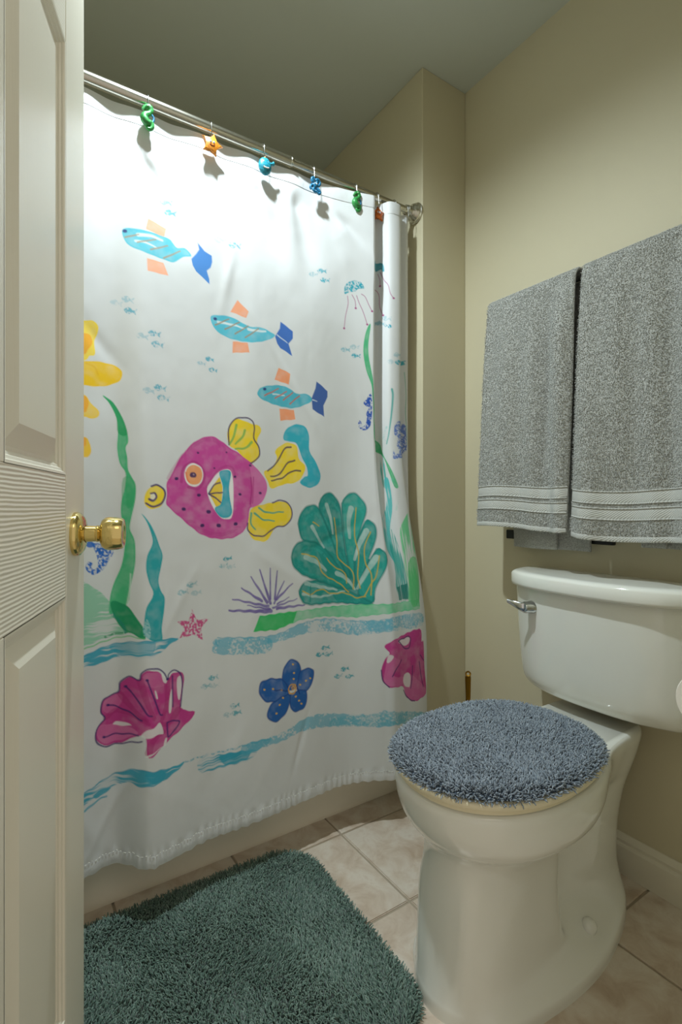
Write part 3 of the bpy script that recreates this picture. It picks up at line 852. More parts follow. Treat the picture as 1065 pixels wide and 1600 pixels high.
['S',[[0.8508,0.8626],[0.8526,0.8622]],[35,25,90],0.00279,0.00279,0.95,0,'flat',763],
['S',[[0.6533,0.9027],[0.6555,0.9029]],[35,25,90],0.00372,0.00372,0.95,0,'flat',770],
['S',[[0.7105,0.9426],[0.7128,0.9426]],[35,25,90],0.00372,0.00372,0.95,0,'flat',777],
['S',[[0.6706,0.9789],[0.6731,0.9785]],[35,25,90],0.00418,0.00418,0.95,0,'flat',784],
['S',[[0.7354,0.9847],[0.7382,0.9844]],[35,25,90],0.00465,0.00465,0.95,0,'flat',791],
['S',[[0.7185,1.0198],[0.721,1.0203]],[35,25,90],0.00418,0.00418,0.95,0,'flat',798],
['S',[[0.7616,1.0208],[0.7646,1.0204]],[35,25,90],0.00465,0.00465,0.95,0,'flat',805],
['S',[[0.8083,1.0181],[0.811,1.0187]],[35,25,90],0.00418,0.00418,0.95,0,'flat',812],
['S',[[0.8215,0.9407],[0.8236,0.9402]],[35,25,90],0.00325,0.00325,0.95,0,'flat',819],
['S',[[0.8798,0.9359],[0.8821,0.9355]],[35,25,90],0.00325,0.00325,0.95,0,'flat',826],
['S',[[0.8082,0.8939],[0.81,0.8942]],[35,25,90],0.00279,0.00279,0.95,0,'flat',833],
['S',[[0.7526,0.8736],[0.7538,0.8736]],[35,25,90],0.00186,0.00186,0.95,0,'flat',840],
['F',[[0.5773,0.952],[0.5833,0.9341],[0.5956,0.9226],[0.6128,0.9226],[0.6248,0.9348],[0.6232,0.9542],[0.6121,0.9724],[0.5928,0.9766],[0.5791,0.9688]],[244,214,45],'wash',1,1,847],
['S',[[0.5935,0.9224],[0.6063,0.9204],[0.6215,0.9281],[0.6256,0.9436],[0.6165,0.9631],[0.5992,0.9715],[0.581,0.9643]],[60,35,110],0.00232,0.00232,0.95,1,'flat',854],
['F',[[0.5912,0.9416],[0.6004,0.9395],[0.6046,0.9493],[0.5985,0.9573],[0.5911,0.9544]],[235,235,225],'flat',0.8,1,861],
['S',[[0.5878,0.9533],[0.5973,0.9571],[0.6046,0.9493],[0.6004,0.9395],[0.5913,0.9395]],[60,35,110],0.00279,0.00186,0.95,1,'flat',868],
['F',[[0.8043,0.7476],[0.8214,0.741],[0.8514,0.7489],[0.878,0.7538],[0.8845,0.7671],[0.8722,0.7934],[0.8774,0.8199],[0.8773,0.8395],[0.8559,0.8543],[0.8307,0.8388],[0.8111,0.8219],[0.7941,0.8101],[0.7894,0.7801]],[244,214,45],'wash',1,1,875],
['S',[[0.7936,0.8101],[0.7929,0.77],[0.8068,0.7453],[0.8313,0.7358],[0.8566,0.7404],[0.8644,0.7591],[0.8626,0.7882],[0.8775,0.8126],[0.8773,0.8371],[0.8533,0.8563]],[60,40,90],0.00186,0.00186,0.95,1,'flat',882],
['S',[[0.814,0.7577],[0.8063,0.7882],[0.7955,0.8074]],[110,180,90],0.00325,0.00232,0.85,1,'flat',889],
['S',[[0.8372,0.7693],[0.8311,0.7861],[0.8112,0.8077]],[110,180,90],0.00325,0.00232,0.85,1,'flat',896],
['S',[[0.8562,0.7986],[0.8408,0.8152],[0.8111,0.821]],[110,180,90],0.00325,0.00232,0.85,1,'flat',903],
['F',[[0.8926,0.8767],[0.9164,0.8686],[0.9338,0.8393],[0.9284,0.819],[0.9516,0.7996],[0.9748,0.7929],[0.9979,0.8021],[1.0035,0.8344],[1.0239,0.8549],[1.0204,0.8756],[0.996,0.9026],[0.9553,0.9109],[0.9156,0.9223],[0.9046,0.9048]],[244,214,45],'wash',1,1,910],
['S',[[0.9039,0.8752],[0.9337,0.8494],[0.9572,0.8126],[0.9792,0.8039]],[60,40,90],0.00186,0.00232,0.95,1,'flat',917],
['S',[[0.9133,0.889],[0.9389,0.8842],[0.968,0.8504],[0.9904,0.842]],[60,40,90],0.00186,0.00232,0.95,1,'flat',924],
['S',[[0.916,0.9009],[0.95,0.8929],[0.9792,0.8738],[1.0086,0.8698]],[60,40,90],0.00186,0.00232,0.95,1,'flat',931],
['F',[[0.9575,0.7873],[0.9578,0.767],[0.9755,0.7468],[1.0049,0.737],[1.0287,0.745],[1.0391,0.7693],[1.0396,0.8111],[1.0633,0.8475],[1.0769,0.8843],[1.0626,0.9108],[1.0317,0.9175],[1.0067,0.9035],[1.0201,0.8886],[1.0323,0.8825],[1.0298,0.8596],[1.0153,0.8336],[1.0009,0.7989],[0.9864,0.7895]],[48,175,196],'wash',1,1,938],
['F',[[0.853,0.9805],[0.8823,0.9682],[0.915,0.962],[0.9545,0.9596],[0.9773,0.9782],[0.9758,1.0037],[0.9593,1.0248],[0.9251,1.0302],[0.9026,1.0625],[0.8757,1.0655],[0.8548,1.0549],[0.8447,1.0319]],[244,214,45],'wash',1,1,945],
['S',[[0.9178,0.9612],[0.9488,0.9557],[0.9745,0.9735],[0.9782,1.0009],[0.9593,1.0248],[0.9251,1.0302],[0.8921,1.0507],[0.8654,1.0503],[0.8446,1.0367],[0.8438,1.0174]],[60,35,110],0.00186,0.00186,0.95,1,'flat',952],
['S',[[0.8769,0.9763],[0.9038,0.9888],[0.9513,0.9873]],[40,165,150],0.00279,0.00186,0.9,1,'flat',959],
['S',[[0.8635,0.9894],[0.8873,1.0066],[0.9226,1.0114]],[40,165,150],0.00279,0.00186,0.9,1,'flat',966],
['S',[[0.8545,0.9898],[0.8527,1.0167],[0.8657,1.0334]],[40,165,150],0.00279,0.00186,0.9,1,'flat',973],
['F',[[1.0618,1.086],[1.1298,1.1175],[1.1958,1.1214],[1.2422,1.1465],[1.2431,1.2299],[1.23,1.2677],[1.1268,1.2525],[1.101,1.1861]],[26,148,140],'wash',1,1,980],
['F',[[0.9987,1.0216],[1.0122,0.9864],[1.0423,0.9684],[1.073,0.9817],[1.1037,1.0407],[1.1366,1.1187],[1.1552,1.1724],[1.1018,1.1281],[1.0617,1.0831],[1.0145,1.0688]],[30,154,146],'wash',1,1,987],
['S',[[0.9987,1.0216],[1.0122,0.9864],[1.0423,0.9684],[1.073,0.9817],[1.1037,1.0407],[1.1366,1.1187],[1.1552,1.1724],[1.1018,1.1281],[1.0617,1.0831],[1.0145,1.0688],[0.9987,1.0216]],[10,120,116],0.00307,0.00307,0.55,1,'wash',994],
['S',[[1.0181,1.0307],[1.0279,1.0069],[1.0497,0.9938],[1.072,1.0025],[1.094,1.0456],[1.1181,1.102],[1.132,1.1393],[1.0928,1.1086],[1.0638,1.0754],[1.0296,1.0661],[1.0181,1.0307]],[60,180,170],0.00358,0.00358,0.4,1,'stamp',1001],
['F',[[1.077,0.9505],[1.1023,0.9322],[1.1273,0.9434],[1.1464,0.9774],[1.1534,1.0422],[1.1631,1.1313],[1.1741,1.193],[1.1363,1.1304],[1.1036,1.0466],[1.0709,0.9814]],[24,146,138],'wash',1,1,1008],
['S',[[1.077,0.9505],[1.1023,0.9322],[1.1273,0.9434],[1.1464,0.9774],[1.1534,1.0422],[1.1631,1.1313],[1.1741,1.193],[1.1363,1.1304],[1.1036,1.0466],[1.0709,0.9814],[1.077,0.9505]],[10,120,116],0.00307,0.00307,0.55,1,'wash',1015],
['S',[[1.0908,0.9737],[1.109,0.9609],[1.1269,0.9682],[1.1406,0.993],[1.1457,1.0405],[1.1532,1.1038],[1.1613,1.1462],[1.1335,1.1025],[1.11,1.0436],[1.0863,0.9972],[1.0908,0.9737]],[60,180,170],0.00358,0.00358,0.4,1,'stamp',1022],
['F',[[1.1518,0.9648],[1.1739,0.9386],[1.1983,0.9326],[1.2265,0.959],[1.2329,0.9903],[1.2122,1.0439],[1.1896,1.1204],[1.1862,1.2038],[1.1691,1.1506],[1.1567,1.0596]],[38,164,152],'wash',1,1,1029],
['S',[[1.1518,0.9648],[1.1739,0.9386],[1.1983,0.9326],[1.2265,0.959],[1.2329,0.9903],[1.2122,1.0439],[1.1896,1.1204],[1.1862,1.2038],[1.1691,1.1506],[1.1567,1.0596],[1.1518,0.9648]],[10,120,116],0.00307,0.00307,0.55,1,'wash',1036],
['S',[[1.163,0.9842],[1.1787,0.9661],[1.196,0.9616],[1.2163,0.9805],[1.2212,1.0023],[1.2061,1.0428],[1.1897,1.0968],[1.1871,1.157],[1.1748,1.1196],[1.1663,1.0537],[1.163,0.9842]],[60,180,170],0.00358,0.00358,0.4,1,'stamp',1043],
['F',[[1.2276,1.0201],[1.2451,1.0174],[1.2591,1.0352],[1.2584,1.0685],[1.2382,1.1173],[1.2112,1.1821],[1.1946,1.2224],[1.1878,1.1621],[1.1974,1.0858]],[30,152,144],'wash',1,1,1050],
['S',[[1.2276,1.0201],[1.2451,1.0174],[1.2591,1.0352],[1.2584,1.0685],[1.2382,1.1173],[1.2112,1.1821],[1.1946,1.2224],[1.1878,1.1621],[1.1974,1.0858],[1.2276,1.0201]],[10,120,116],0.00307,0.00307,0.55,1,'wash',1057],
['S',[[1.2263,1.0429],[1.2388,1.0422],[1.2491,1.0529],[1.2487,1.0769],[1.2342,1.1135],[1.2146,1.159],[1.2025,1.1902],[1.1979,1.1463],[1.205,1.0912],[1.2263,1.0429]],[60,180,170],0.00358,0.00358,0.4,1,'stamp',1064],
['F',[[1.257,1.1033],[1.2838,1.1105],[1.2961,1.1349],[1.273,1.1759],[1.2464,1.2204],[1.2345,1.268],[1.2022,1.2539],[1.1978,1.2173],[1.224,1.1579]],[36,160,150],'wash',1,1,1071],
['S',[[1.257,1.1033],[1.2838,1.1105],[1.2961,1.1349],[1.273,1.1759],[1.2464,1.2204],[1.2345,1.268],[1.2022,1.2539],[1.1978,1.2173],[1.224,1.1579],[1.257,1.1033]],[10,120,116],0.00307,0.00307,0.55,1,'wash',1078],
['S',[[1.2532,1.125],[1.2704,1.1317],[1.2763,1.1469],[1.2644,1.1791],[1.2458,1.2098],[1.237,1.2444],[1.2139,1.2332],[1.2109,1.208],[1.2296,1.166],[1.2532,1.125]],[60,180,170],0.00358,0.00358,0.4,1,'stamp',1085],
['F',[[0.9983,1.2122],[1.0186,1.1883],[1.0732,1.1897],[1.1409,1.2171],[1.2026,1.245],[1.23,1.27],[1.1267,1.2584],[1.0307,1.2534],[1.0045,1.234]],[28,150,142],'wash',1,1,1092],
['S',[[0.9983,1.2122],[1.0186,1.1883],[1.0732,1.1897],[1.1409,1.2171],[1.2026,1.245],[1.23,1.27],[1.1267,1.2584],[1.0307,1.2534],[1.0045,1.234],[0.9983,1.2122]],[10,120,116],0.00307,0.00307,0.55,1,'wash',1099],
['S',[[1.0243,1.2175],[1.0394,1.1987],[1.0791,1.2022],[1.128,1.2195],[1.1742,1.242],[1.1955,1.2595],[1.1176,1.2522],[1.0482,1.2471],[1.0288,1.234],[1.0243,1.2175]],[60,180,170],0.00358,0.00358,0.4,1,'stamp',1106],
['F',[[0.9759,1.1147],[0.9849,1.0874],[1.0145,1.0705],[1.0616,1.0791],[1.1022,1.1106],[1.1422,1.1613],[1.1857,1.2187],[1.1277,1.2126],[1.0595,1.1867],[1.0125,1.167],[0.9837,1.1428]],[22,150,140],'wash',1,1,1113],
['S',[[0.9759,1.1147],[0.9849,1.0874],[1.0145,1.0705],[1.0616,1.0791],[1.1022,1.1106],[1.1422,1.1613],[1.1857,1.2187],[1.1277,1.2126],[1.0595,1.1867],[1.0125,1.167],[0.9837,1.1428],[0.9759,1.1147]],[10,120,116],0.00307,0.00307,0.55,1,'wash',1120],
['S',[[0.9988,1.1229],[1.0053,1.1017],[1.0268,1.0911],[1.061,1.0966],[1.0898,1.1204],[1.1191,1.1557],[1.152,1.1975],[1.1085,1.1935],[1.059,1.1741],[1.0252,1.1613],[1.0043,1.1423],[0.9988,1.1229]],[60,180,170],0.00358,0.00358,0.4,1,'stamp',1127],
['S',[[1.0966,0.9675],[1.11,1.0067],[1.1183,1.054]],[220,236,232],0.00639,0.00307,0.85,1,'pale',1134],
['S',[[1.184,0.9797],[1.1743,1.0139],[1.1756,1.0679]],[220,236,232],0.00959,0.0046,0.85,1,'pale',1141],
['S',[[1.2292,1.0495],[1.2068,1.0868],[1.189,1.1323]],[220,236,232],0.00959,0.0046,0.85,1,'pale',1148],
['S',[[1.2539,1.1292],[1.2233,1.1727],[1.1947,1.2195]],[220,236,232],0.00959,0.0046,0.85,1,'pale',1155],
['S',[[1.0237,1.1176],[1.0601,1.135],[1.0909,1.1605]],[220,236,232],0.00831,0.00399,0.85,1,'pale',1162],
['S',[[1.0448,1.03],[1.0614,1.0572],[1.0855,1.0941]],[220,236,232],0.00575,0.00276,0.85,1,'pale',1169],
['S',[[1.0218,1.1919],[1.073,1.2069],[1.1275,1.2203]],[220,236,232],0.00639,0.00307,0.85,1,'pale',1176],
['S',[[1.0114,1.2201],[1.0724,1.2355],[1.1537,1.2258]],[220,236,232],0.00447,0.00215,0.85,1,'pale',1183],
['S',[[1.1286,1.1704],[1.1613,1.1903],[1.1856,1.2217]],[220,236,232],0.00703,0.00337,0.85,1,'pale',1190],
['S',[[1.0483,1.0176],[1.0688,1.0288]],[214,178,50],0.00164,0.00164,0.9,1,'flat',1197],
['S',[[1.1235,1.006],[1.1316,1.0706],[1.1331,1.1238],[1.1689,1.1565],[1.184,1.1803],[1.1813,1.2223]],[214,178,50],0.00164,0.00164,0.9,1,'flat',1204],
['S',[[1.2008,0.9779],[1.1922,1.0608],[1.2022,1.1167],[1.1963,1.1812],[1.2024,1.2212]],[214,178,50],0.00164,0.00164,0.9,1,'flat',1211],
['S',[[1.2426,1.0512],[1.2214,1.0976],[1.2218,1.1456],[1.2371,1.1833],[1.2323,1.243]],[214,178,50],0.00164,0.00164,0.9,1,'flat',1218],
['S',[[1.2644,1.1245],[1.2516,1.1816],[1.2358,1.2073],[1.2141,1.244]],[214,178,50],0.00164,0.00164,0.9,1,'flat',1225],
['S',[[1.0096,1.106],[1.0603,1.1234],[1.0803,1.1686],[1.1346,1.2007],[1.1666,1.2299]],[214,178,50],0.00164,0.00164,0.9,1,'flat',1232],
['S',[[1.0102,1.2115],[1.0346,1.2247],[1.0728,1.2138],[1.107,1.2295],[1.1536,1.2317],[1.1907,1.2483],[1.2169,1.2455]],[214,178,50],0.00164,0.00164,0.9,1,'flat',1239],
['S',[[1.0949,1.1252],[1.1153,1.1481],[1.1552,1.1724],[1.1609,1.2021]],[214,178,50],0.00164,0.00164,0.9,1,'flat',1246],
['S',[[1.0372,1.2002],[1.0349,1.2439]],[12,128,122],0.00153,0.00153,0.8,1,'flat',1253],
['S',[[0.9082,1.2572],[0.7893,1.2425]],[104,84,164],0.00562,0.00253,0.9,0,'wash',1260],
['S',[[0.9005,1.243],[0.7988,1.2137]],[104,84,164],0.00409,0.00184,0.9,0,'wash',1267],
['S',[[0.8806,1.2266],[0.8233,1.187]],[104,84,164],0.00409,0.00184,0.9,0,'wash',1274],
['S',[[0.8976,1.2325],[0.8505,1.1596]],[104,84,164],0.00409,0.00184,0.9,0,'wash',1281],
['S',[[0.9074,1.2367],[0.8765,1.1429]],[104,84,164],0.00409,0.00184,0.9,0,'wash',1288],
['S',[[0.9071,1.2249],[0.9081,1.1413]],[104,84,164],0.00307,0.00138,0.9,0,'wash',1295],
['S',[[0.9213,1.2247],[0.9294,1.1497]],[104,84,164],0.00358,0.00161,0.9,0,'wash',1302],
['S',[[0.9192,1.2363],[0.9511,1.179]],[104,84,164],0.00307,0.00138,0.9,0,'wash',1309],
['S',[[0.9275,1.2275],[0.9778,1.1876]],[104,84,164],0.00358,0.00161,0.9,0,'wash',1316],
['S',[[0.9146,1.2487],[0.9914,1.2327]],[104,84,164],0.00307,0.00138,0.9,0,'wash',1323],
['S',[[0.9282,1.2526],[1.0154,1.252]],[104,84,164],0.0046,0.00207,0.9,0,'wash',1330],
['S',[[0.9046,1.2515],[0.8388,1.2337]],[104,84,164],0.00307,0.00138,0.9,0,'wash',1337],
['S',[[0.9284,1.2403],[0.9659,1.2263]],[104,84,164],0.00256,0.00115,0.9,0,'wash',1344],
['F',[[0.8738,1.266],[0.9907,1.267],[1.0995,1.2673],[1.2327,1.2698],[1.4215,1.2649],[1.4197,1.2966],[1.3118,1.2948],[1.1888,1.3074],[1.0713,1.2927],[1.0036,1.2928],[0.9272,1.3102],[0.8544,1.3042]],[92,204,146],'pale',1.2,0,1351],
['F',[[0.8738,1.266],[0.9907,1.267],[0.9775,1.2971],[0.9272,1.3102],[0.8544,1.3042]],[40,188,95],'wash',0.9,0,1358],
['F',[[1.3863,1.037],[1.452,0.9806],[1.4364,1.1399],[1.4226,1.2585],[1.4176,1.2904],[1.3698,1.2586],[1.3745,1.2101],[1.3798,1.1244]],[98,205,140],'vbrush',1,1,1365],
['F',[[1.3947,1.1486],[1.439,1.1412],[1.4225,1.2649],[1.3835,1.2773]],[90,200,125],'wash',0.8,1,1372],
['F',[[1.3557,0.8855],[1.3719,0.8845],[1.3708,0.9665],[1.3468,1.0429],[1.3435,1.0982],[1.3437,1.1474],[1.335,1.1348],[1.303,1.092],[1.295,1.045],[1.3495,0.9679]],[70,190,190],'vbrush',1,1,1379],
['F',[[1.3447,1.0426],[1.3638,1.0734],[1.3791,1.1864],[1.3738,1.2594],[1.323,1.2612],[1.3356,1.1835],[1.3305,1.1356]],[40,165,155],'vbrush',1,1,1386],
['F',[[1.3307,1.2206],[1.3784,1.2111],[1.3738,1.2594],[1.323,1.2612]],[15,125,115],'vbrush',1,0,1393],
['S',[[1.384,0.8861],[1.4019,0.9225],[1.3825,0.9806]],[110,205,180],0.00614,0.00256,0.4,1,'vbrush',1400],
['F',[[0.7574,1.3079],[0.8716,1.3219],[0.9393,1.3209],[1.0034,1.3039],[1.0851,1.3013],[1.1826,1.3179],[1.2447,1.3186],[1.3096,1.3076],[1.4252,1.3089],[1.4258,1.3501],[1.304,1.3494],[1.2213,1.3594],[1.1758,1.359],[1.0984,1.3397],[1.0163,1.3338],[0.945,1.3422],[0.8654,1.3423],[0.7571,1.3301]],[84,178,204],'sponge',1,1,1407],
['F',[[1.1582,1.3169],[1.2447,1.3186],[1.3096,1.3076],[1.4251,1.3102],[1.4244,1.3419],[1.3048,1.3421],[1.2214,1.3547],[1.1759,1.356]],[84,178,204],'stamp',0.55,1,1414],
['S',[[0.7574,1.3079],[0.8716,1.3219],[0.9393,1.3209],[1.0034,1.3039],[1.0851,1.3013],[1.1826,1.3179],[1.2447,1.3186]],[50,160,190],0.00153,0.00102,0.6,1,'flat',1421],
['F',[[0.4216,1.3136],[0.453,1.3066],[0.4819,1.2983],[0.531,1.2896],[0.5833,1.2856],[0.6525,1.2898],[0.6299,1.3032],[0.5992,1.3223],[0.5578,1.3257],[0.524,1.3229],[0.4819,1.3335],[0.453,1.3338],[0.4216,1.3374]],[48,165,192],'brush',1,1,1428],
['F',[[0.5053,1.295],[0.548,1.2897],[0.5953,1.2873],[0.5909,1.3153],[0.5579,1.3203],[0.524,1.3166]],[48,165,192],'wash',0.6,1,1435],
['S',[[0.453,1.3074],[0.4819,1.2983],[0.531,1.2896],[0.5833,1.2856],[0.6525,1.2898]],[30,150,180],0.00139,0.00093,0.7,1,'flat',1442],
['F',[[0.752,1.3147],[0.7955,1.3129],[0.9007,1.328],[0.8999,1.365],[0.8143,1.3593],[0.7468,1.3446]],[84,178,204],'sponge',1,1,1449],
['F',[[0.4207,1.6145],[0.4524,1.6126],[0.4816,1.6034],[0.5235,1.5913],[0.5592,1.5775],[0.5798,1.5831],[0.6261,1.59],[0.6669,1.59],[0.6301,1.6091],[0.5993,1.6153],[0.5622,1.617],[0.5398,1.6106],[0.5088,1.6249],[0.4696,1.6344],[0.4523,1.6403],[0.4206,1.6413]],[48,165,192],'brush',1,1,1456],
['F',[[0.4697,1.6263],[0.4933,1.6221],[0.5088,1.6249],[0.4814,1.638]],[48,165,192],'wash',0.9,1,1463],
['F',[[0.5725,1.5878],[0.6173,1.5927],[0.608,1.6158],[0.587,1.6093]],[48,165,192],'wash',0.7,1,1470],
['S',[[0.4524,1.6138],[0.4816,1.6055],[0.5235,1.5913],[0.5592,1.5775],[0.5797,1.5835],[0.6261,1.59]],[30,150,180],0.00139,0.00139,0.7,1,'flat',1477],
['S',[[0.6393,1.5921],[0.6858,1.5908],[0.7765,1.596],[0.8404,1.5947],[0.896,1.5965]],[48,165,192],0.00186,0.00232,0.7,1,'stamp',1484],
['S',[[0.4522,1.654],[0.4735,1.6444],[0.4991,1.6406]],[48,165,192],0.00279,0.00186,0.8,1,'flat',1491],
['F',[[0.7049,1.5976],[0.7621,1.6019],[0.8401,1.6109],[0.8607,1.6191],[0.8397,1.6362],[0.7898,1.6365],[0.7094,1.6304]],[48,165,192],'brush',1,1,1498],
['F',[[0.7621,1.6033],[0.8375,1.6114],[0.8296,1.6316],[0.785,1.6344],[0.7642,1.6222]],[48,165,192],'wash',0.8,1,1505],
['F',[[0.8216,1.5938],[0.8895,1.5934],[0.9517,1.589],[1.0062,1.574],[1.061,1.5716],[1.1478,1.5903],[1.2225,1.5992],[1.2876,1.5915],[1.445,1.633],[1.4394,1.6661],[1.3255,1.6379],[1.2326,1.6402],[1.1701,1.6257],[1.0986,1.6175],[1.0479,1.6083],[0.9873,1.6074],[0.9397,1.6144],[0.8839,1.6144],[0.8212,1.6196]],[84,178,204],'sponge',1,1,1512],
['F',[[1.1115,1.5966],[1.2225,1.6019],[1.2876,1.5942],[1.445,1.6343],[1.4375,1.662],[1.3255,1.6351],[1.2326,1.6375],[1.1112,1.6202]],[90,180,200],'stamp',0.6,1,1519],
['F',[[0.8216,1.5938],[0.8841,1.5939],[0.9057,1.6004],[0.873,1.6153],[0.8212,1.6196]],[84,178,204],'wash',0.6,1,1526],
['F',[[0.7737,1.1085],[0.7777,1.1036],[0.7838,1.1025],[0.7911,1.1053],[0.7979,1.0992],[0.7971,1.1055],[0.8003,1.1104],[0.7919,1.1091],[0.7864,1.115],[0.7798,1.1138]],[40,160,178],'stamp',0.9,1,1533],
['F',[[0.7629,1.1264],[0.7669,1.1201],[0.7729,1.118],[0.7801,1.1226],[0.7869,1.1181],[0.7861,1.1243],[0.7892,1.1292],[0.7809,1.1266],[0.7755,1.1308],[0.769,1.1297]],[40,160,178],'stamp',0.55,1,1540],
['F',[[0.7821,1.1311],[0.7862,1.1258],[0.7923,1.1229],[0.7995,1.1253],[0.8064,1.121],[0.8055,1.1271],[0.8087,1.1329],[0.8003,1.1292],[0.7949,1.135],[0.7882,1.1355]],[40,160,178],'stamp',0.35,1,1547],
['F',[[0.6761,1.1664],[0.6808,1.1599],[0.6878,1.1587],[0.6964,1.1638],[0.7044,1.1571],[0.7035,1.1643],[0.7072,1.1696],[0.6974,1.1683],[0.6911,1.1738],[0.6832,1.1713]],[40,160,178],'stamp',0.6,1,1554],
['F',[[0.6522,1.1821],[0.6568,1.1768],[0.6636,1.176],[0.6716,1.1797],[0.6796,1.1734],[0.6787,1.1804],[0.6824,1.1865],[0.6726,1.184],[0.6663,1.1902],[0.6589,1.1882]],[40,160,178],'stamp',0.6,1,1561],
['F',[[0.6871,1.1884],[0.6919,1.1831],[0.699,1.1811],[0.7075,1.1836],[0.7153,1.1783],[0.7144,1.1853],[0.7181,1.192],[0.7084,1.188],[0.7021,1.195],[0.6943,1.1947]],[40,160,178],'stamp',0.35,1,1568],
['F',[[0.7296,1.4059],[0.734,1.3997],[0.7407,1.3975],[0.7484,1.4033],[0.7559,1.4002],[0.755,1.4066],[0.7584,1.4124],[0.7493,1.4078],[0.7434,1.4112],[0.7361,1.4098]],[40,160,178],'stamp',0.8,1,1575],
['F',[[0.7101,1.421],[0.7144,1.4163],[0.7209,1.4165],[0.7286,1.4215],[0.7361,1.4158],[0.7351,1.4223],[0.7386,1.4277],[0.7295,1.4256],[0.7236,1.4305],[0.7165,1.4272]],[40,160,178],'stamp',0.65,1,1582],
['F',[[0.734,1.4246],[0.7385,1.4186],[0.7451,1.4178],[0.753,1.4242],[0.7604,1.4196],[0.7595,1.4263],[0.763,1.4315],[0.7539,1.4286],[0.7479,1.4322],[0.7407,1.4291]],[40,160,178],'stamp',0.3,1,1589],
['F',[[0.7866,1.49],[0.7909,1.4839],[0.7975,1.481],[0.8054,1.4861],[0.8127,1.4834],[0.8118,1.4898],[0.8153,1.4962],[0.8062,1.4906],[0.8003,1.4947],[0.7931,1.4942]],[40,160,178],'stamp',0.95,1,1596],
['F',[[0.7694,1.5057],[0.7739,1.5006],[0.7804,1.5011],[0.7881,1.5062],[0.7955,1.5003],[0.7946,1.507],[0.798,1.5123],[0.789,1.5105],[0.7831,1.5154],[0.776,1.512]],[40,160,178],'stamp',0.4,1,1603],
['F',[[0.7911,1.5076],[0.7955,1.5011],[0.8021,1.4994],[0.8099,1.5057],[0.8173,1.502],[0.8164,1.5086],[0.8198,1.5142],[0.8108,1.5103],[0.8049,1.5137],[0.7977,1.5116]],[40,160,178],'stamp',0.8,1,1610],
['F',[[1.0698,1.3846],[1.0749,1.3797],[1.0826,1.3798],[1.0918,1.3835],[1.1004,1.3775],[1.0994,1.3843],[1.1035,1.3907],[1.0929,1.3877],[1.086,1.3941],[1.0775,1.3914]],[40,160,178],'stamp',0.9,1,1617],
['F',[[1.0507,1.4023],[1.0558,1.3972],[1.0635,1.3944],[1.0727,1.3985],[1.0813,1.3959],[1.0803,1.4025],[1.0843,1.409],[1.0737,1.4032],[1.0668,1.4078],[1.0583,1.4079]],[40,160,178],'stamp',0.9,1,1624],
['F',[[1.0804,1.4067],[1.0855,1.4016],[1.0933,1.3987],[1.1024,1.4025],[1.1109,1.3996],[1.1099,1.4062],[1.1138,1.4127],[1.1035,1.4071],[1.0966,1.4122],[1.0881,1.4124]],[40,160,178],'stamp',0.8,1,1631],
['F',[[1.1355,1.4582],[1.1402,1.4534],[1.1472,1.4517],[1.1555,1.4541],[1.1631,1.4488],[1.1623,1.4556],[1.1659,1.4623],[1.1565,1.4584],[1.1504,1.4654],[1.1427,1.465]],[40,160,178],'stamp',0.9,1,1638],
['F',[[1.1146,1.4772],[1.1197,1.4709],[1.1271,1.4676],[1.1358,1.4729],[1.1438,1.4695],[1.1429,1.4763],[1.1467,1.4823],[1.1368,1.4776],[1.1303,1.4818],[1.1222,1.4814]],[40,160,178],'stamp',0.8,1,1645],
['F',[[1.1517,1.4818],[1.1563,1.4747],[1.1631,1.4727],[1.171,1.4786],[1.1783,1.4731],[1.1775,1.4802],[1.1809,1.4853],[1.1719,1.4832],[1.1661,1.4876],[1.1587,1.4856]],[40,160,178],'stamp',0.9,1,1652],
['F',[[0.4759,1.5014],[0.4779,1.4822],[0.4957,1.4608],[0.4867,1.4453],[0.4937,1.417],[0.524,1.4058],[0.5275,1.3831],[0.5444,1.3694],[0.5626,1.3724],[0.5678,1.3607],[0.5824,1.3536],[0.603,1.3602],[0.6246,1.3817],[0.638,1.3718],[0.6585,1.3727],[0.6675,1.3941],[0.6574,1.457],[0.6942,1.4785],[0.6683,1.5025],[0.6227,1.5281],[0.5801,1.5529],[0.5751,1.511],[0.5632,1.4998],[0.5306,1.5208],[0.4936,1.523]],[196,58,140],'wash',1,1,1659],
['F',[[0.4779,1.4945],[0.4858,1.4762],[0.5239,1.4806],[0.56,1.4932],[0.5307,1.5146],[0.4936,1.5188]],[222,130,180],'wash',0.55,1,1666],
['F',[[0.4918,1.442],[0.4976,1.417],[0.5275,1.4084],[0.5309,1.4248],[0.513,1.4513]],[222,130,180],'wash',0.45,1,1673],
['F',[[0.5694,1.3767],[0.5767,1.3593],[0.6029,1.3614],[0.6224,1.3851],[0.6112,1.3966],[0.582,1.39]],[222,130,180],'wash',0.4,1,1680],
['S',[[0.4977,1.4589],[0.5239,1.447],[0.557,1.4592],[0.581,1.4763]],[172,32,112],0.00651,0.0039,0.5,1,'wash',1687],
['S',[[0.5275,1.4084],[0.5474,1.4378],[0.5774,1.4682]],[172,32,112],0.00651,0.0039,0.5,1,'wash',1694],
['S',[[0.5649,1.3759],[0.5778,1.4273],[0.5932,1.4649]],[172,32,112],0.00744,0.00446,0.5,1,'wash',1701],
['S',[[0.6245,1.3859],[0.624,1.4364],[0.6103,1.476]],[172,32,112],0.00744,0.00446,0.5,1,'wash',1708],
['S',[[0.5801,1.5415],[0.5883,1.5168],[0.6143,1.5013]],[172,32,112],0.00837,0.00502,0.5,1,'wash',1715],
['S',[[0.6505,1.4604],[0.6322,1.4828],[0.6101,1.4842]],[172,32,112],0.00837,0.00502,0.5,1,'wash',1722],
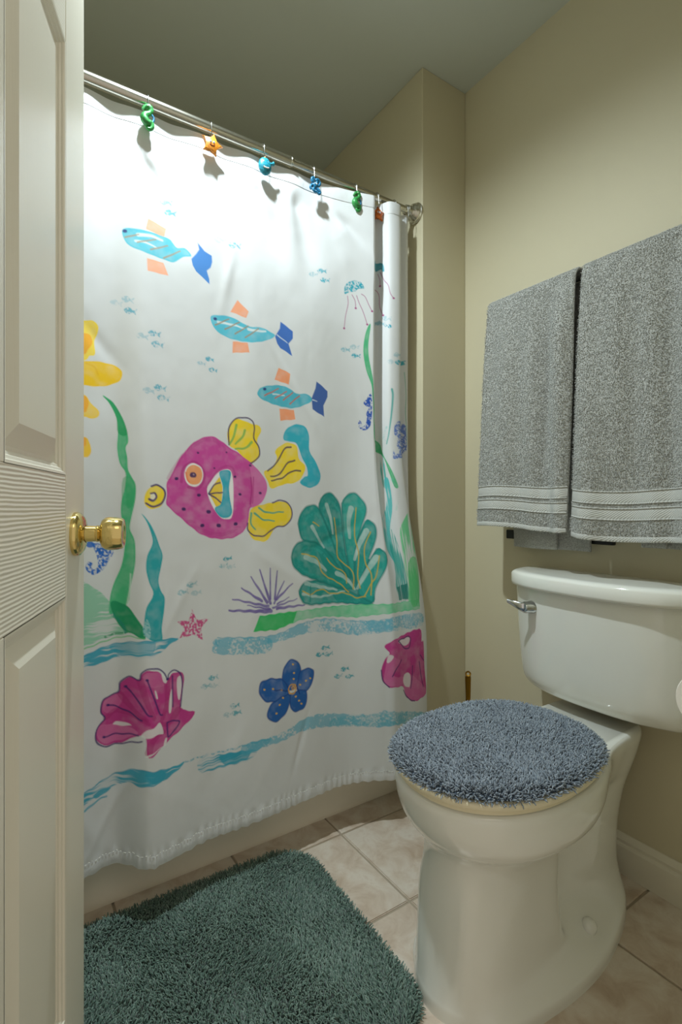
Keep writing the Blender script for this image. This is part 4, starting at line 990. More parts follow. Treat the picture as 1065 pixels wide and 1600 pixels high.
['F',[[0.5148,1.4811],[0.5185,1.474],[0.5342,1.4729],[0.5472,1.4814]],[236,238,236],'flat',0.85,1,1729],
['F',[[0.5649,1.5011],[0.5753,1.4907],[0.5929,1.4853],[0.6067,1.4794],[0.6143,1.5054],[0.5967,1.5042],[0.5769,1.5091]],[236,238,236],'flat',0.85,1,1736],
['F',[[0.6281,1.4595],[0.6298,1.4308],[0.6354,1.4075],[0.6373,1.4335],[0.6334,1.4621]],[236,238,236],'flat',0.85,1,1743],
['F',[[0.6491,1.3874],[0.6584,1.3821],[0.6613,1.4052],[0.6553,1.4366],[0.65,1.4261]],[236,238,236],'flat',0.85,1,1750],
['F',[[0.5948,1.4016],[0.5982,1.4043],[0.6022,1.4217],[0.598,1.4196]],[236,238,236],'flat',0.85,1,1757],
['F',[[0.6185,1.5184],[0.6229,1.5177],[0.6205,1.5314],[0.6138,1.5344]],[236,238,236],'flat',0.85,1,1764],
['F',[[0.5728,1.5492],[0.5963,1.5401],[0.6182,1.5329],[0.592,1.5443],[0.5801,1.5505]],[236,238,236],'flat',0.85,1,1771],
['F',[[0.6116,1.3651],[0.6246,1.3795],[0.6223,1.3893],[0.6149,1.384]],[236,238,236],'flat',0.85,1,1778],
['S',[[0.5664,1.5136],[0.5272,1.5236],[0.4936,1.5259],[0.4771,1.5083],[0.4779,1.4822],[0.4957,1.4616],[0.4871,1.4455],[0.4937,1.417],[0.5232,1.4051],[0.5275,1.381],[0.5444,1.3681],[0.5636,1.3737],[0.5678,1.3578],[0.5904,1.3492],[0.6161,1.363],[0.6259,1.3822],[0.6291,1.371],[0.6448,1.3647],[0.6584,1.3778],[0.6627,1.4058],[0.6574,1.4549]],[58,32,110],0.00167,0.00167,0.92,1,'flat',1785],
['S',[[0.5023,1.4313],[0.5376,1.4461],[0.5669,1.4667]],[58,32,110],0.00167,0.00167,0.92,1,'flat',1792],
['S',[[0.5377,1.3908],[0.5605,1.4212],[0.5775,1.4539],[0.5884,1.4576]],[58,32,110],0.00167,0.00167,0.92,1,'flat',1799],
['S',[[0.5784,1.3758],[0.5938,1.4197],[0.6061,1.4585],[0.6127,1.4624]],[58,32,110],0.00167,0.00167,0.92,1,'flat',1806],
['S',[[0.6379,1.3782],[0.638,1.4507]],[58,32,110],0.00167,0.00167,0.92,1,'flat',1813],
['S',[[0.4937,1.5043],[0.5307,1.5009],[0.5599,1.5001]],[58,32,110],0.00167,0.00167,0.92,1,'flat',1820],
['S',[[0.6235,1.4824],[0.6534,1.4871],[0.6454,1.5022],[0.6273,1.5171],[0.6241,1.4995],[0.6234,1.4833]],[58,32,110],0.00167,0.00167,0.92,1,'flat',1827],
['S',[[0.5016,1.4311],[0.503,1.4315]],[58,32,110],0.00279,0.00279,0.95,0,'flat',1834],
['S',[[0.5371,1.3908],[0.5383,1.3909]],[58,32,110],0.00279,0.00279,0.95,0,'flat',1841],
['S',[[0.5777,1.3758],[0.5791,1.3758]],[58,32,110],0.00279,0.00279,0.95,0,'flat',1848],
['S',[[0.6251,1.381],[0.6267,1.3817]],[58,32,110],0.00279,0.00279,0.95,0,'flat',1855],
['S',[[0.493,1.5043],[0.4944,1.5044]],[58,32,110],0.00279,0.00279,0.95,0,'flat',1862],
['F',[[1.2655,1.3958],[1.3034,1.3736],[1.4102,1.3579],[1.4194,1.4005],[1.4291,1.4017],[1.4349,1.4896],[1.4449,1.5642],[1.4304,1.5771],[1.3843,1.582],[1.3473,1.5601],[1.3304,1.5244],[1.2824,1.5206],[1.2609,1.5018],[1.2558,1.4678],[1.2663,1.4365],[1.2788,1.4151]],[196,58,140],'wash',1,1,1869],
['F',[[1.2688,1.458],[1.2734,1.4295],[1.2938,1.4316],[1.3175,1.4446],[1.2875,1.4848],[1.3347,1.4964],[1.3262,1.5191],[1.2824,1.5162],[1.2636,1.5021]],[222,130,180],'wash',0.55,1,1876],
['F',[[1.3391,1.4912],[1.364,1.4909],[1.4306,1.5455],[1.4403,1.5739],[1.3844,1.5792],[1.3473,1.5584],[1.333,1.5242]],[222,130,180],'wash',0.5,1,1883],
['F',[[1.2712,1.4411],[1.277,1.4206],[1.2906,1.4283],[1.2756,1.4454]],[236,238,236],'flat',0.8,1,1890],
['F',[[1.3391,1.4857],[1.3639,1.4937],[1.3614,1.5304],[1.3432,1.5258],[1.3313,1.5077]],[236,238,236],'flat',0.8,1,1897],
['F',[[1.3127,1.3824],[1.3626,1.3771],[1.3547,1.3986],[1.3277,1.396]],[236,238,236],'flat',0.8,1,1904],
['S',[[1.3237,1.4422],[1.3013,1.4642],[1.2859,1.487]],[50,30,100],0.00167,0.00167,0.92,1,'flat',1911],
['S',[[1.3747,1.4678],[1.3722,1.5036],[1.3663,1.5359]],[50,30,100],0.00167,0.00167,0.92,1,'flat',1918],
['S',[[1.4068,1.4619],[1.4163,1.5099],[1.4275,1.5446]],[50,30,100],0.00167,0.00167,0.92,1,'flat',1925],
['S',[[1.4114,1.4426],[1.4308,1.4619]],[50,30,100],0.00167,0.00167,0.92,1,'flat',1932],
['S',[[1.2558,1.4678],[1.2609,1.5018],[1.2777,1.5187]],[50,30,100],0.00167,0.00167,0.92,1,'flat',1939],
['S',[[1.333,1.5353],[1.3514,1.563],[1.3843,1.582]],[50,30,100],0.00167,0.00167,0.92,1,'flat',1946],
['S',[[1.3111,1.3808],[1.3643,1.3759],[1.3591,1.41],[1.3358,1.4048],[1.3127,1.3824]],[50,30,100],0.00167,0.00167,0.92,1,'flat',1953],
['F',[[0.9394,1.4469],[0.9457,1.4182],[0.9606,1.4028],[0.9782,1.4001],[0.9961,1.4173],[1.0009,1.4402],[0.9893,1.4732],[0.9652,1.4837],[0.9448,1.4674]],[28,96,172],'wash',1,1,1960],
['S',[[0.9394,1.4469],[0.9457,1.4182],[0.9606,1.4028],[0.9782,1.4001],[0.9961,1.4173],[1.0009,1.4402],[0.9893,1.4732],[0.9652,1.4837],[0.9448,1.4674],[0.9394,1.4469]],[16,62,140],0.00163,0.00163,0.7,1,'flat',1967],
['F',[[0.9894,1.4682],[1.0009,1.4377],[1.0259,1.4339],[1.0429,1.4416],[1.0427,1.4622],[1.0312,1.4867],[1.016,1.4971],[0.989,1.488]],[28,96,172],'wash',1,1,1974],
['S',[[0.9894,1.4682],[1.0009,1.4377],[1.0259,1.4339],[1.0429,1.4416],[1.0427,1.4622],[1.0312,1.4867],[1.016,1.4971],[0.989,1.488],[0.9894,1.4682]],[16,62,140],0.00163,0.00163,0.7,1,'flat',1981],
['F',[[0.9394,1.4469],[0.9029,1.438],[0.8756,1.4423],[0.8691,1.4616],[0.8726,1.4773],[0.8882,1.495],[0.9182,1.5019],[0.9591,1.4914],[0.9536,1.4641]],[28,96,172],'wash',1,1,1988],
['S',[[0.9394,1.4469],[0.9029,1.438],[0.8756,1.4423],[0.8691,1.4616],[0.8726,1.4773],[0.8882,1.495],[0.9182,1.5019],[0.9591,1.4914],[0.9536,1.4641],[0.9394,1.4469]],[16,62,140],0.00163,0.00163,0.7,1,'flat',1995],
['F',[[0.9591,1.4914],[0.9182,1.4994],[0.8987,1.5133],[0.8919,1.5343],[0.9065,1.5533],[0.9288,1.5547],[0.9523,1.5375],[0.9648,1.5084]],[28,96,172],'wash',1,1,2002],
['S',[[0.9591,1.4914],[0.9182,1.4994],[0.8987,1.5133],[0.8919,1.5343],[0.9065,1.5533],[0.9288,1.5547],[0.9523,1.5375],[0.9648,1.5084],[0.9591,1.4914]],[16,62,140],0.00163,0.00163,0.7,1,'flat',2009],
['F',[[0.9662,1.4938],[1.013,1.4918],[1.0198,1.5203],[1.0095,1.5415],[0.9852,1.5463],[0.9654,1.5308]],[28,96,172],'wash',1,1,2016],
['S',[[0.9662,1.4938],[1.013,1.4918],[1.0198,1.5203],[1.0095,1.5415],[0.9852,1.5463],[0.9654,1.5308],[0.9662,1.4938]],[16,62,140],0.00163,0.00163,0.7,1,'flat',2023],
['S',[[0.9742,1.4126],[0.976,1.4126]],[240,190,60],0.00232,0.00232,0.95,0,'flat',2030],
['S',[[0.9776,1.4367],[0.9794,1.4369]],[240,190,60],0.00232,0.00232,0.95,0,'flat',2037],
['S',[[0.9762,1.4531],[0.978,1.4532]],[240,190,60],0.00232,0.00232,0.95,0,'flat',2044],
['S',[[0.8836,1.4629],[0.8852,1.4628]],[240,190,60],0.00232,0.00232,0.95,0,'flat',2051],
['S',[[0.9097,1.4675],[0.9114,1.4675]],[240,190,60],0.00232,0.00232,0.95,0,'flat',2058],
['S',[[0.9367,1.477],[0.9385,1.4772]],[240,190,60],0.00232,0.00232,0.95,0,'flat',2065],
['S',[[0.9405,1.4983],[0.9422,1.4984]],[240,190,60],0.00232,0.00232,0.95,0,'flat',2072],
['S',[[0.9296,1.5146],[0.9314,1.5154]],[240,190,60],0.00232,0.00232,0.95,0,'flat',2079],
['S',[[0.9191,1.5336],[0.9208,1.5339]],[240,190,60],0.00232,0.00232,0.95,0,'flat',2086],
['S',[[0.9824,1.5031],[0.9842,1.5037]],[240,190,60],0.00232,0.00232,0.95,0,'flat',2093],
['S',[[0.993,1.5189],[0.9949,1.5193]],[240,190,60],0.00232,0.00232,0.95,0,'flat',2100],
['S',[[1.0009,1.5285],[1.0027,1.5284]],[240,190,60],0.00232,0.00232,0.95,0,'flat',2107],
['S',[[0.9974,1.4754],[0.9992,1.4755]],[240,190,60],0.00232,0.00232,0.95,0,'flat',2114],
['S',[[1.0168,1.467],[1.0186,1.4678]],[240,190,60],0.00232,0.00232,0.95,0,'flat',2121],
['S',[[1.0313,1.4632],[1.0332,1.463]],[240,190,60],0.00232,0.00232,0.95,0,'flat',2128],
['S',[[0.9593,1.4791],[0.9665,1.4699],[0.9804,1.4695],[0.9843,1.4809],[0.9769,1.4929],[0.9639,1.4923],[0.9593,1.4791]],[226,170,60],0.00186,0.00186,0.95,1,'flat',2135],
['S',[[0.97,1.4781],[0.9761,1.473],[0.9796,1.4794],[0.9723,1.483]],[226,170,60],0.00186,0.00186,0.95,1,'flat',2142],
['S',[[0.9133,1.4703],[0.9563,1.4821]],[14,40,110],0.00139,0.00139,0.8,1,'flat',2149],
['S',[[0.9863,1.4742],[0.9959,1.5004]],[14,40,110],0.00139,0.00139,0.8,1,'flat',2156],
['F',[[0.4928,0.7145],[0.5055,0.7276],[0.5214,0.7629],[0.5247,0.7941],[0.5229,0.8339],[0.528,0.8688],[0.5397,0.8935],[0.538,0.9287],[0.5311,0.9594],[0.531,0.9949],[0.5392,1.0236],[0.5375,1.0627],[0.5307,1.109],[0.5134,1.157],[0.5061,1.1901],[0.5078,1.2219],[0.5416,1.2006],[0.5482,1.1578],[0.5566,1.1092],[0.5578,1.0698],[0.5554,1.0467],[0.5473,1.0244],[0.5507,0.9964],[0.5576,0.9597],[0.5596,0.924],[0.553,0.9052],[0.5448,0.8862],[0.5433,0.8583],[0.54,0.8341],[0.5452,0.8207],[0.5436,0.7987],[0.5336,0.7618],[0.5145,0.7279],[0.4983,0.7144]],[72,184,128],'wash',1,1,2163],
['F',[[0.4928,0.7145],[0.5055,0.7276],[0.5214,0.7629],[0.5247,0.798],[0.5436,0.8027],[0.5336,0.7618],[0.5145,0.7279]],[20,160,95],'wash',0.8,1,2170],
['F',[[0.539,0.9289],[0.5321,0.9595],[0.5347,0.9045],[0.558,0.9123],[0.5576,0.9597],[0.5427,0.9769]],[40,170,105],'wash',0.5,1,2177],
['S',[[0.5416,1.2006],[0.5466,1.1658],[0.5484,1.1304]],[225,238,230],0.00217,0.0013,0.6,1,'flat',2184],
['F',[[0.4522,1.1426],[0.4826,1.1653],[0.5079,1.1946],[0.5285,1.2343],[0.5412,1.2668],[0.5006,1.2746],[0.4519,1.2861],[0.4159,1.285],[0.4163,1.1343]],[96,196,150],'brush',0.7,1,2191],
['F',[[0.5079,1.1946],[0.5352,1.1994],[0.5541,1.2228],[0.5734,1.2584],[0.5748,1.2818],[0.5538,1.2695],[0.538,1.2624],[0.5184,1.2357]],[26,150,100],'wash',1,1,2198],
['S',[[0.497,1.2725],[0.5348,1.2657],[0.5666,1.2687]],[30,150,100],0.00303,0.0013,0.8,1,'stamp',2205],
['S',[[0.4519,1.2917],[0.4969,1.2822],[0.5412,1.2747],[0.5731,1.2797]],[90,195,120],0.00173,0.0013,0.8,1,'flat',2212],
['S',[[0.5114,1.223],[0.5317,1.2459],[0.538,1.2663]],[20,140,120],0.00433,0.00217,0.8,1,'vbrush',2219],
['F',[[0.571,0.9889],[0.5831,1.0114],[0.5922,1.0383],[0.5939,1.0583],[0.5822,1.0864],[0.579,1.1182],[0.5852,1.1487],[0.5943,1.1765],[0.579,1.208],[0.5735,1.2429],[0.5716,1.2658],[0.5837,1.2814],[0.6129,1.2881],[0.6132,1.2585],[0.6199,1.215],[0.6211,1.1873],[0.6124,1.1716],[0.6067,1.1479],[0.6132,1.1158],[0.6177,1.0875],[0.6098,1.0643],[0.6001,1.0357],[0.5887,1.0106]],[36,166,174],'wash',1,1,2226],
['F',[[0.5717,1.2504],[0.5805,1.2351],[0.5876,1.2616],[0.5837,1.2814],[0.5732,1.2739]],[200,230,230],'stamp',0.5,1,2233],
['F',[[0.4702,1.053],[0.5138,1.0728],[0.5029,1.0998],[0.4901,1.1197],[0.4718,1.1267],[0.4575,1.1176],[0.4551,1.1053],[0.4619,1.097],[0.4694,1.1001],[0.4665,1.1079],[0.4726,1.1142],[0.4813,1.1071],[0.4785,1.0833],[0.472,1.0647]],[35,105,195],'stamp',1,1,2240],
['F',[[0.4174,0.7213],[0.4533,0.718],[0.4656,0.7328],[0.4835,0.7506],[0.4816,0.7643],[0.4655,0.7695],[0.4531,0.7679],[0.4172,0.7701]],[248,208,70],'wash',1,1,2247],
['F',[[0.4241,0.7209],[0.4533,0.7199],[0.4621,0.7338],[0.4585,0.7501],[0.4532,0.7576],[0.424,0.7624]],[248,170,40],'wash',0.9,1,2254],
['F',[[0.4171,0.8226],[0.453,0.8139],[0.4635,0.8258],[0.467,0.8442],[0.4616,0.8569],[0.4529,0.8597],[0.4171,0.8561]],[246,200,60],'wash',1,1,2261],
['F',[[0.4238,0.8227],[0.453,0.815],[0.4565,0.8251],[0.453,0.8349],[0.4272,0.8412]],[248,165,50],'wash',0.8,1,2268],
['F',[[0.4134,0.5552],[0.4542,0.5471],[0.4713,0.5423],[0.4829,0.5531],[0.4814,0.5711],[0.4747,0.5899],[0.4761,0.6192],[0.4644,0.6255],[0.4538,0.639],[0.4132,0.6429]],[250,218,60],'wash',1,1,2275],
['F',[[0.4321,0.5795],[0.4541,0.5759],[0.4665,0.5774],[0.4706,0.5945],[0.4611,0.6122],[0.4538,0.6247],[0.432,0.6255]],[246,170,40],'wash',0.9,1,2282],
['F',[[0.4131,0.6499],[0.4538,0.6408],[0.4777,0.6354],[0.5116,0.6375],[0.5313,0.6483],[0.5337,0.6633],[0.5245,0.6789],[0.491,0.6919],[0.4536,0.6956],[0.413,0.6953]],[246,200,20],'wash',1,1,2289],
['S',[[0.4577,0.6455],[0.4743,0.6485],[0.4826,0.666]],[235,180,20],0.00201,0.00201,0.5,1,'flat',2296],
['F',[[0.6904,1.2271],[0.7012,1.2534],[0.7344,1.257],[0.7142,1.2749],[0.7173,1.3059],[0.6916,1.2894],[0.6565,1.2918],[0.6699,1.2712],[0.6515,1.2498],[0.6812,1.2531]],[206,84,140],'stamp',1,0,2303],
['S',[[0.4624,1.0576],[0.4658,1.0571]],[35,105,195],0.00693,0.00693,0.95,0,'flat',2310],
]
DQ = .00185
qg = np.concatenate([np.arange(0, .405, .012), np.arange(.405, QS + QR + DQ, DQ)])
wg = np.linspace(0, CLOTH_H, int(CLOTH_H / DQ) + 1)
NQ, NW = len(qg), len(wg)
WHITE = np.array([.70, .715, .72])
IMG = np.ones((NQ, NW, 3)) * WHITE


def window(P, pad):
    i0 = max(np.searchsorted(qg, P[:, 0].min() - pad) - 1, 0); i1 = min(np.searchsorted(qg, P[:, 0].max() + pad) + 1, NQ)
    j0 = max(np.searchsorted(wg, P[:, 1].min() - pad) - 1, 0); j1 = min(np.searchsorted(wg, P[:, 1].max() + pad) + 1, NW)
    return i0, i1, j0, j1


def seg_dist(X, Y, P, closed):
    D = np.full(X.shape, 9.0); TT = np.zeros(X.shape)
    n = len(P)
    for k in range(n if closed else n - 1):
        a = P[k]; b = P[(k + 1) % n]
        ab = b - a; L2 = ab @ ab + 1e-12
        t = np.clip(((X - a[0]) * ab[0] + (Y - a[1]) * ab[1]) / L2, 0, 1)
        d = np.hypot(X - a[0] - t * ab[0], Y - a[1] - t * ab[1])
        mk = d < D
        D = np.where(mk, d, D); TT = np.where(mk, (k + t) / max(n - 1, 1), TT)
    return D, TT


def paint(win, alpha, col):
    i0, i1, j0, j1 = win
    IMG[i0:i1, j0:j1] = IMG[i0:i1, j0:j1] * (1 - alpha[..., None]) + np.array(col) * alpha[..., None]


def texture(mode, X, Y, seed):
    if mode == 'flat': return np.ones(X.shape) * .97
    if mode == 'wash':
        return np.clip(.74 + .42 * (fnoise(X * 45 + seed, Y * 45, seed % 97, 3)), 0, 1)
    if mode == 'pale':
        return np.clip(.30 + .55 * (fnoise(X * 45 + seed, Y * 45, seed % 97, 3)), 0, 1)
    if mode == 'stamp':
        return np.clip((fnoise(X * 260 + seed, Y * 260, seed % 97, 2) - .28) * 4, .12, 1)
    if mode == 'sponge':
        a = fnoise(X * 210 + seed, Y * 210, seed % 97, 2); b = fnoise(X * 22, Y * 22 + seed, seed % 89, 2)
        return np.clip((a * .55 + b * .75 - .54) * 4.5, 0.10, .72)
    if mode == 'brush':      # dry horizontal brush
        a = fnoise(X * 16 + seed, Y * 330, seed % 97, 3); b = fnoise(X * 14 + seed, Y * 20, seed % 89, 2)
        return np.clip((a * .8 + b * .9 - .66) * 5, .10, .95)
    if mode == 'vbrush':     # dry vertical brush
        a = fnoise(X * 330 + seed, Y * 14, seed % 97, 3); b = fnoise(X * 22 + seed, Y * 14, seed % 89, 2)
        return np.clip((a * .8 + b * .9 - .70) * 5, .06, .9)
    return np.ones(X.shape)


def fill(pts, col, mode='wash', alpha=1.0, smooth=1, seed=1):
    P = np.array(pts, float)
    if smooth and len(P) > 3: P = crom(P, 4, True)
    win = window(P, .004)
    X, Y = np.meshgrid(qg[win[0]:win[1]], wg[win[2]:win[3]], indexing='ij')
    if X.size == 0: return
    D, _ = seg_dist(X, Y, P, True)
    inside = np.zeros(X.shape, bool)
    n = len(P)
    for k in range(n):
        a = P[k]; b = P[(k + 1) % n]
        if a[1] == b[1]: continue
        c = ((a[1] > Y) != (b[1] > Y)) & (X < (b[0] - a[0]) * (Y - a[1]) / (b[1] - a[1]) + a[0])
        inside ^= c
    sd = np.where(inside, -D, D)
    cov = np.clip(.5 - sd / DQ, 0, 1)
    t = texture(mode, X, Y, seed)
    edge = np.clip(1 - D / .004, 0, 1) * .25 if mode in ('wash', 'pale') else 0     # pigment gathers at the rim
    paint(win, cov * np.clip(t + edge, 0, 1) * alpha, srgb(*col))


def stroke(pts, col, r=.0012, r2=None, alpha=.95, smooth=1, mode='flat', seed=1):
    P = np.array(pts, float)
    if smooth and len(P) > 2: P = crom(P, 5, False)
    r2 = r if r2 is None else r2
    win = window(P, max(r, r2) + .004)
    X, Y = np.meshgrid(qg[win[0]:win[1]], wg[win[2]:win[3]], indexing='ij')
    if X.size == 0: return
    D, T = seg_dist(X, Y, P, False)
    R_ = r + (r2 - r) * T
    cov = np.clip(.5 - (D - R_) / DQ, 0, 1) * np.clip(R_ * 2 / DQ, 0, 1)
    paint(win, cov * alpha * texture(mode, X, Y, seed), srgb(*col))


for it in ART:
    if it[0] == 'F': fill(it[1], it[2], it[3], it[4], it[5], it[6])
    else: stroke(it[1], it[2], it[3], it[4], it[5], it[6], it[7], it[8])

QQ, FF = np.meshgrid(qg, wg / CLOTH_H, indexing='ij')
VC = cloth(QQ, FF)
curtain = grid_obj('shower_curtain', VC, M['cloth'], None, True)
ca = curtain.data.color_attributes.new('print', 'FLOAT_COLOR', 'POINT')
buf = np.ones((NQ * NW, 4), np.float32)
buf[:, :3] = IMG.reshape(-1, 3)
ca.data.foreach_set('color', buf.ravel())
tag(curtain, 'white fabric shower curtain painted with fish, coral and shells', 'shower curtain')
# hem: the turned-up strip along the lower edge, with its row of stitches
hq = np.arange(.05, QS + .20, .003)
hf = np.linspace(.9845, 1.0005, 7)
HV = cloth(*np.meshgrid(hq, hf, indexing='ij'))
HV[..., 1] -= .0010 + .0014 * np.sin(np.linspace(0, PI, 7))[None, :]
grid_obj('bottom_hem', HV, M['hem'], curtain, True)
hf2 = np.linspace(.0, .021, 6)
TV = cloth(*np.meshgrid(np.arange(.05, QS + .25, .004), hf2, indexing='ij'))
TV[..., 1] -= .0009 + .0010 * np.sin(np.linspace(0, PI, 6))[None, :]
grid_obj('top_heading', TV, M['hem'], curtain, True)
SV, SF = [], []
for k, q0 in enumerate(np.arange(.36, QS + .18, .0075)):
    p = cloth(np.array([q0, q0 + .0022, q0 + .0042]), np.full(3, .9842) + .0008 * math.sin(k * 1.7))
    p[:, 1] -= .0026
    Vv, Ff = sweep(p, .0007, 4)
    SF += [tuple(i + len(SV) for i in f) for f in Ff]
    SV += [tuple(a) for a in Vv]
st = mesh_obj('hem_stitching', SV, SF, M['thread'], curtain, True)
st['kind'] = 'stuff'

# ------------------------------------------------------------------ curtain hooks with little sea-animal charms
CAMR = np.array([math.cos(YAW), -math.sin(YAW), 0])


def hook(name, x, label, charm=None, dz=0.0, tube_r=.0115, grp=None, cy=-.0175):
    root = empty(name, (x, ROD_Y, ROD_Z))
    r = tube_r + .0025
    a = np.linspace(-.5 * PI - 1.0, 1.5 * PI - 2.05, 26)
    pts = [(0, -r * math.cos(t) * 1.0, r * math.sin(t)) for t in a]
    pts = [(0, r * math.sin(t + 0), r * math.cos(t)) for t in np.linspace(-2.25, 2.6, 26)]
    pts = [(0, -.012, -.046), (0, -.0165, -.030), (0, -r - .001, -.014)] + pts[4:] + [(0, .004, -.026), (0, .001, -.032)]
    tube('wire', crom(np.array(pts), 3), .0011, M['wire'], root, 8, up=(1, 0, 0))
    if charm:
        charm(root, (0, cy, -.052 + dz))
    tag(root, label, 'curtain hook', grp)
    return root


EX = np.array([1., 0, 0]); EZ = np.array([0, 0, 1.]); 


def seahorse(root, c):
    c = np.array(c)
    S = 1.0
    path = np.array([(-.013, .010), (-.007, .019), (.002, .021), (.006, .014), (.002, .006), (-.0075, -.002), (-.009, -.011), (-.001, -.018), (.006, -.016), (.0085, -.024), (.004, -.031), (-.003, -.030), (-.0025, -.0245)]) * S
    rad = np.array([.0034, .0050, .0072, .0068, .0064, .0084, .0098, .0092, .0068, .0058, .0050, .0040, .0028])
    P = crom(np.hstack([c[0] + path[:, :1], np.zeros((len(path), 1)) + c[1], c[2] + .006 + path[:, 1:]]), 4)
    Rr = crom(rad[:, None], 4)[:, 0]
    b = tube('seahorse_charm', P, Rr, M['toy_green'], root, 12, up=(0, 1, 0))
    tube('back_fin', crom(np.array([(.006, -.001, .012), (.0125, -.001, .004), (.010, -.001, -.006), (.004, -.001, -.010)]) + c, 4), .0026, M['toy_blue'], b, 8)
    blob('crest', c + np.array([.003, 0, .029]), (.003, .003, .005), M['toy_green'], b, 8)
    blob('eye', c + np.array([-.002, -.0058, .0265]), (.0014, .0012, .0014), M['toy_white'], b, 8)


def star(mat, tilt=0.0, size=.0300):
    def f(root, c):
        c = np.array(c)
        pts = []
        for k in range(10):
            rr = size if k % 2 == 0 else size * .43
            an = PI / 2 + tilt + k * PI / 5
            pts.append((rr * math.cos(an), rr * math.sin(an)))
        b = prism('star_charm', pts, .009, (c, EX, EZ), mat, root, .0028)
        for s in (-1, 1):
            e = blob('eye', c + np.array([s * .0042, -.0050, .0045]), (.0026, .0016, .0034), M['toy_white'], b, 10)
            blob('pupil', c + np.array([s * .0040, -.0064, .0040]), (.0014, .0008, .0018), M['toy_eye'], b, 8)
        sm = [(math.sin(t) * .0078, -.0052, -.0045 - .0035 * math.cos(t) + .004) for t in np.linspace(-1.1, 1.1, 9)]
        tube('smile', np.array(sm) + c, .0008, M['toy_red'], b, 6)
    return f


def whale(root, c):
    c = np.array(c) + np.array([0, -.002, -.004])
    b = blob('whale_charm', c, (.0190, .0115, .0240), M['toy_teal'], root, 20)
    tube('tail', crom(np.array([(.012, 0, .010), (.022, 0, .013), (.025, 0, .018)]) + c, 4), np.linspace(.005, .003, 9), M['toy_teal'], b, 10)
    blob('tail_fluke', c + np.array([.026, 0, .016]), (.0035, .003, .0065), M['toy_teal'], b, 10)
    for s in (-1, 1):
        blob('eye', c + np.array([s * .0062 - .002, -.0085, .0075]), (.0028, .002, .0036), M['toy_white'], b, 10)
    sm = [(math.sin(t) * .0088 - .001, -.0102, -.0055 - .0035 * math.cos(t)) for t in np.linspace(-1.15, 1.15, 10)]
    tube('smile', np.array(sm) + c, .0017, M['toy_white'], b, 8)
    blob('spout', c + np.array([-.001, -.004, .0215]), (.0028, .0025, .003), M['toy_orange'], b, 8)


def octopus(root, c):
    c = np.array(c) + np.array([0, 0, -.002])
    b = blob('octopus_charm', c + np.array([-.001, 0, .000]), (.0095, .0070, .0105), M['toy_blue'], root, 16)
    arms = [[(-.003, 0, .006), (-.010, -.002, .011), (-.011, -.002, .018), (-.006, -.003, .021), (-.004, -.003, .016)],
            [(.004, 0, .006), (.006, -.002, .013), (.002, -.003, .017), (.010, -.003, .019), (.016, -.002, .015)],
            [(.006, 0, .002), (.013, -.002, .004), (.016, -.002, .012), (.012, -.002, .014)],
            [(-.005, 0, -.002), (-.012, -.002, -.002), (-.016, -.002, -.009), (-.013, -.002, -.015)],
            [(-.003, 0, -.006), (-.007, -.003, -.013), (-.002, -.003, -.018), (.006, -.003, -.017)],
            [(.004, 0, -.005), (.011, -.003, -.010), (.016, -.003, -.016), (.012, -.003, -.021), (.007, -.003, -.017)]]
    for a in arms:
        P = crom(np.array(a), 4) + c
        tube('arm', P, np.linspace(.0048, .0032, len(P)), M['toy_blue'], b, 9, up=(0, 1, 0))
    for s in (-1, 1):
        blob('eye', c + np.array([s * .003, -.0062, .004]), (.0018, .0012, .002), M['toy_white'], b, 8)


G = 'hooks along the shower rod'
hook('curtain_hook', xr(229), 'curtain hook with green seahorse charm, nearest the door', seahorse, .002, .0140, G)
hook('curtain_hook', xr(327), 'curtain hook with smiling yellow-orange starfish charm left of the teal whale', star(M['toy_orange'], -.22), -.001, .0140, G)
hook('curtain_hook', xr(409), 'curtain hook with smiling teal whale charm', whale, .0, .0140, G)
hook('curtain_hook', xr(487), 'curtain hook with blue curly-armed octopus charm', octopus, .0, .0115, G)
hook('curtain_hook', xr(553), 'curtain hook with green seahorse charm nearer the wall, right of the octopus', seahorse, .0, .0115, G)
hook('curtain_hook', .999, 'curtain hook with deep orange starfish charm in the fold near the rod end', star(M['toy_orange2'], .12, .0240), -.008, .0115, G, -.012)
hook('curtain_hook', xr(614), 'bare wire curtain hook right of the deep orange starfish', None, 0, .0115, G)
hook('curtain_hook', xr(633), 'bare wire curtain hook beside the wall flange of the rod', None, 0, .0115, G)

# ------------------------------------------------------------------ toilet
SKEW = .038    # the bowl stands a few degrees askew to the wall
AX = .752     # centre line
toilet = empty('toilet', (1.0, AX, 0))


def egg(levels, n=5, vn=4):
    """levels: list of (z, [(x, halfwidth) front..back]); all the same count."""
    Zs = np.array([[z] for z, _ in levels])
    A = np.array([[(x, w) for x, w in L] for _, L in levels], float)      # (L, K, 2)
    K = A.shape[1]
    # smooth between the levels
    Zf = crom(Zs, vn)[:, 0]
    Af = crom(A.reshape(len(levels), -1), vn).reshape(-1, K, 2)
    rings = []
    for z, pr in zip(Zf, Af):
        full = np.vstack([pr, [(x, -w) for x, w in pr[-2:0:-1]]])
        c = crom(full, n, True)
        rings.append([(x - 1.0, w, z) for x, w in c])
    return rings


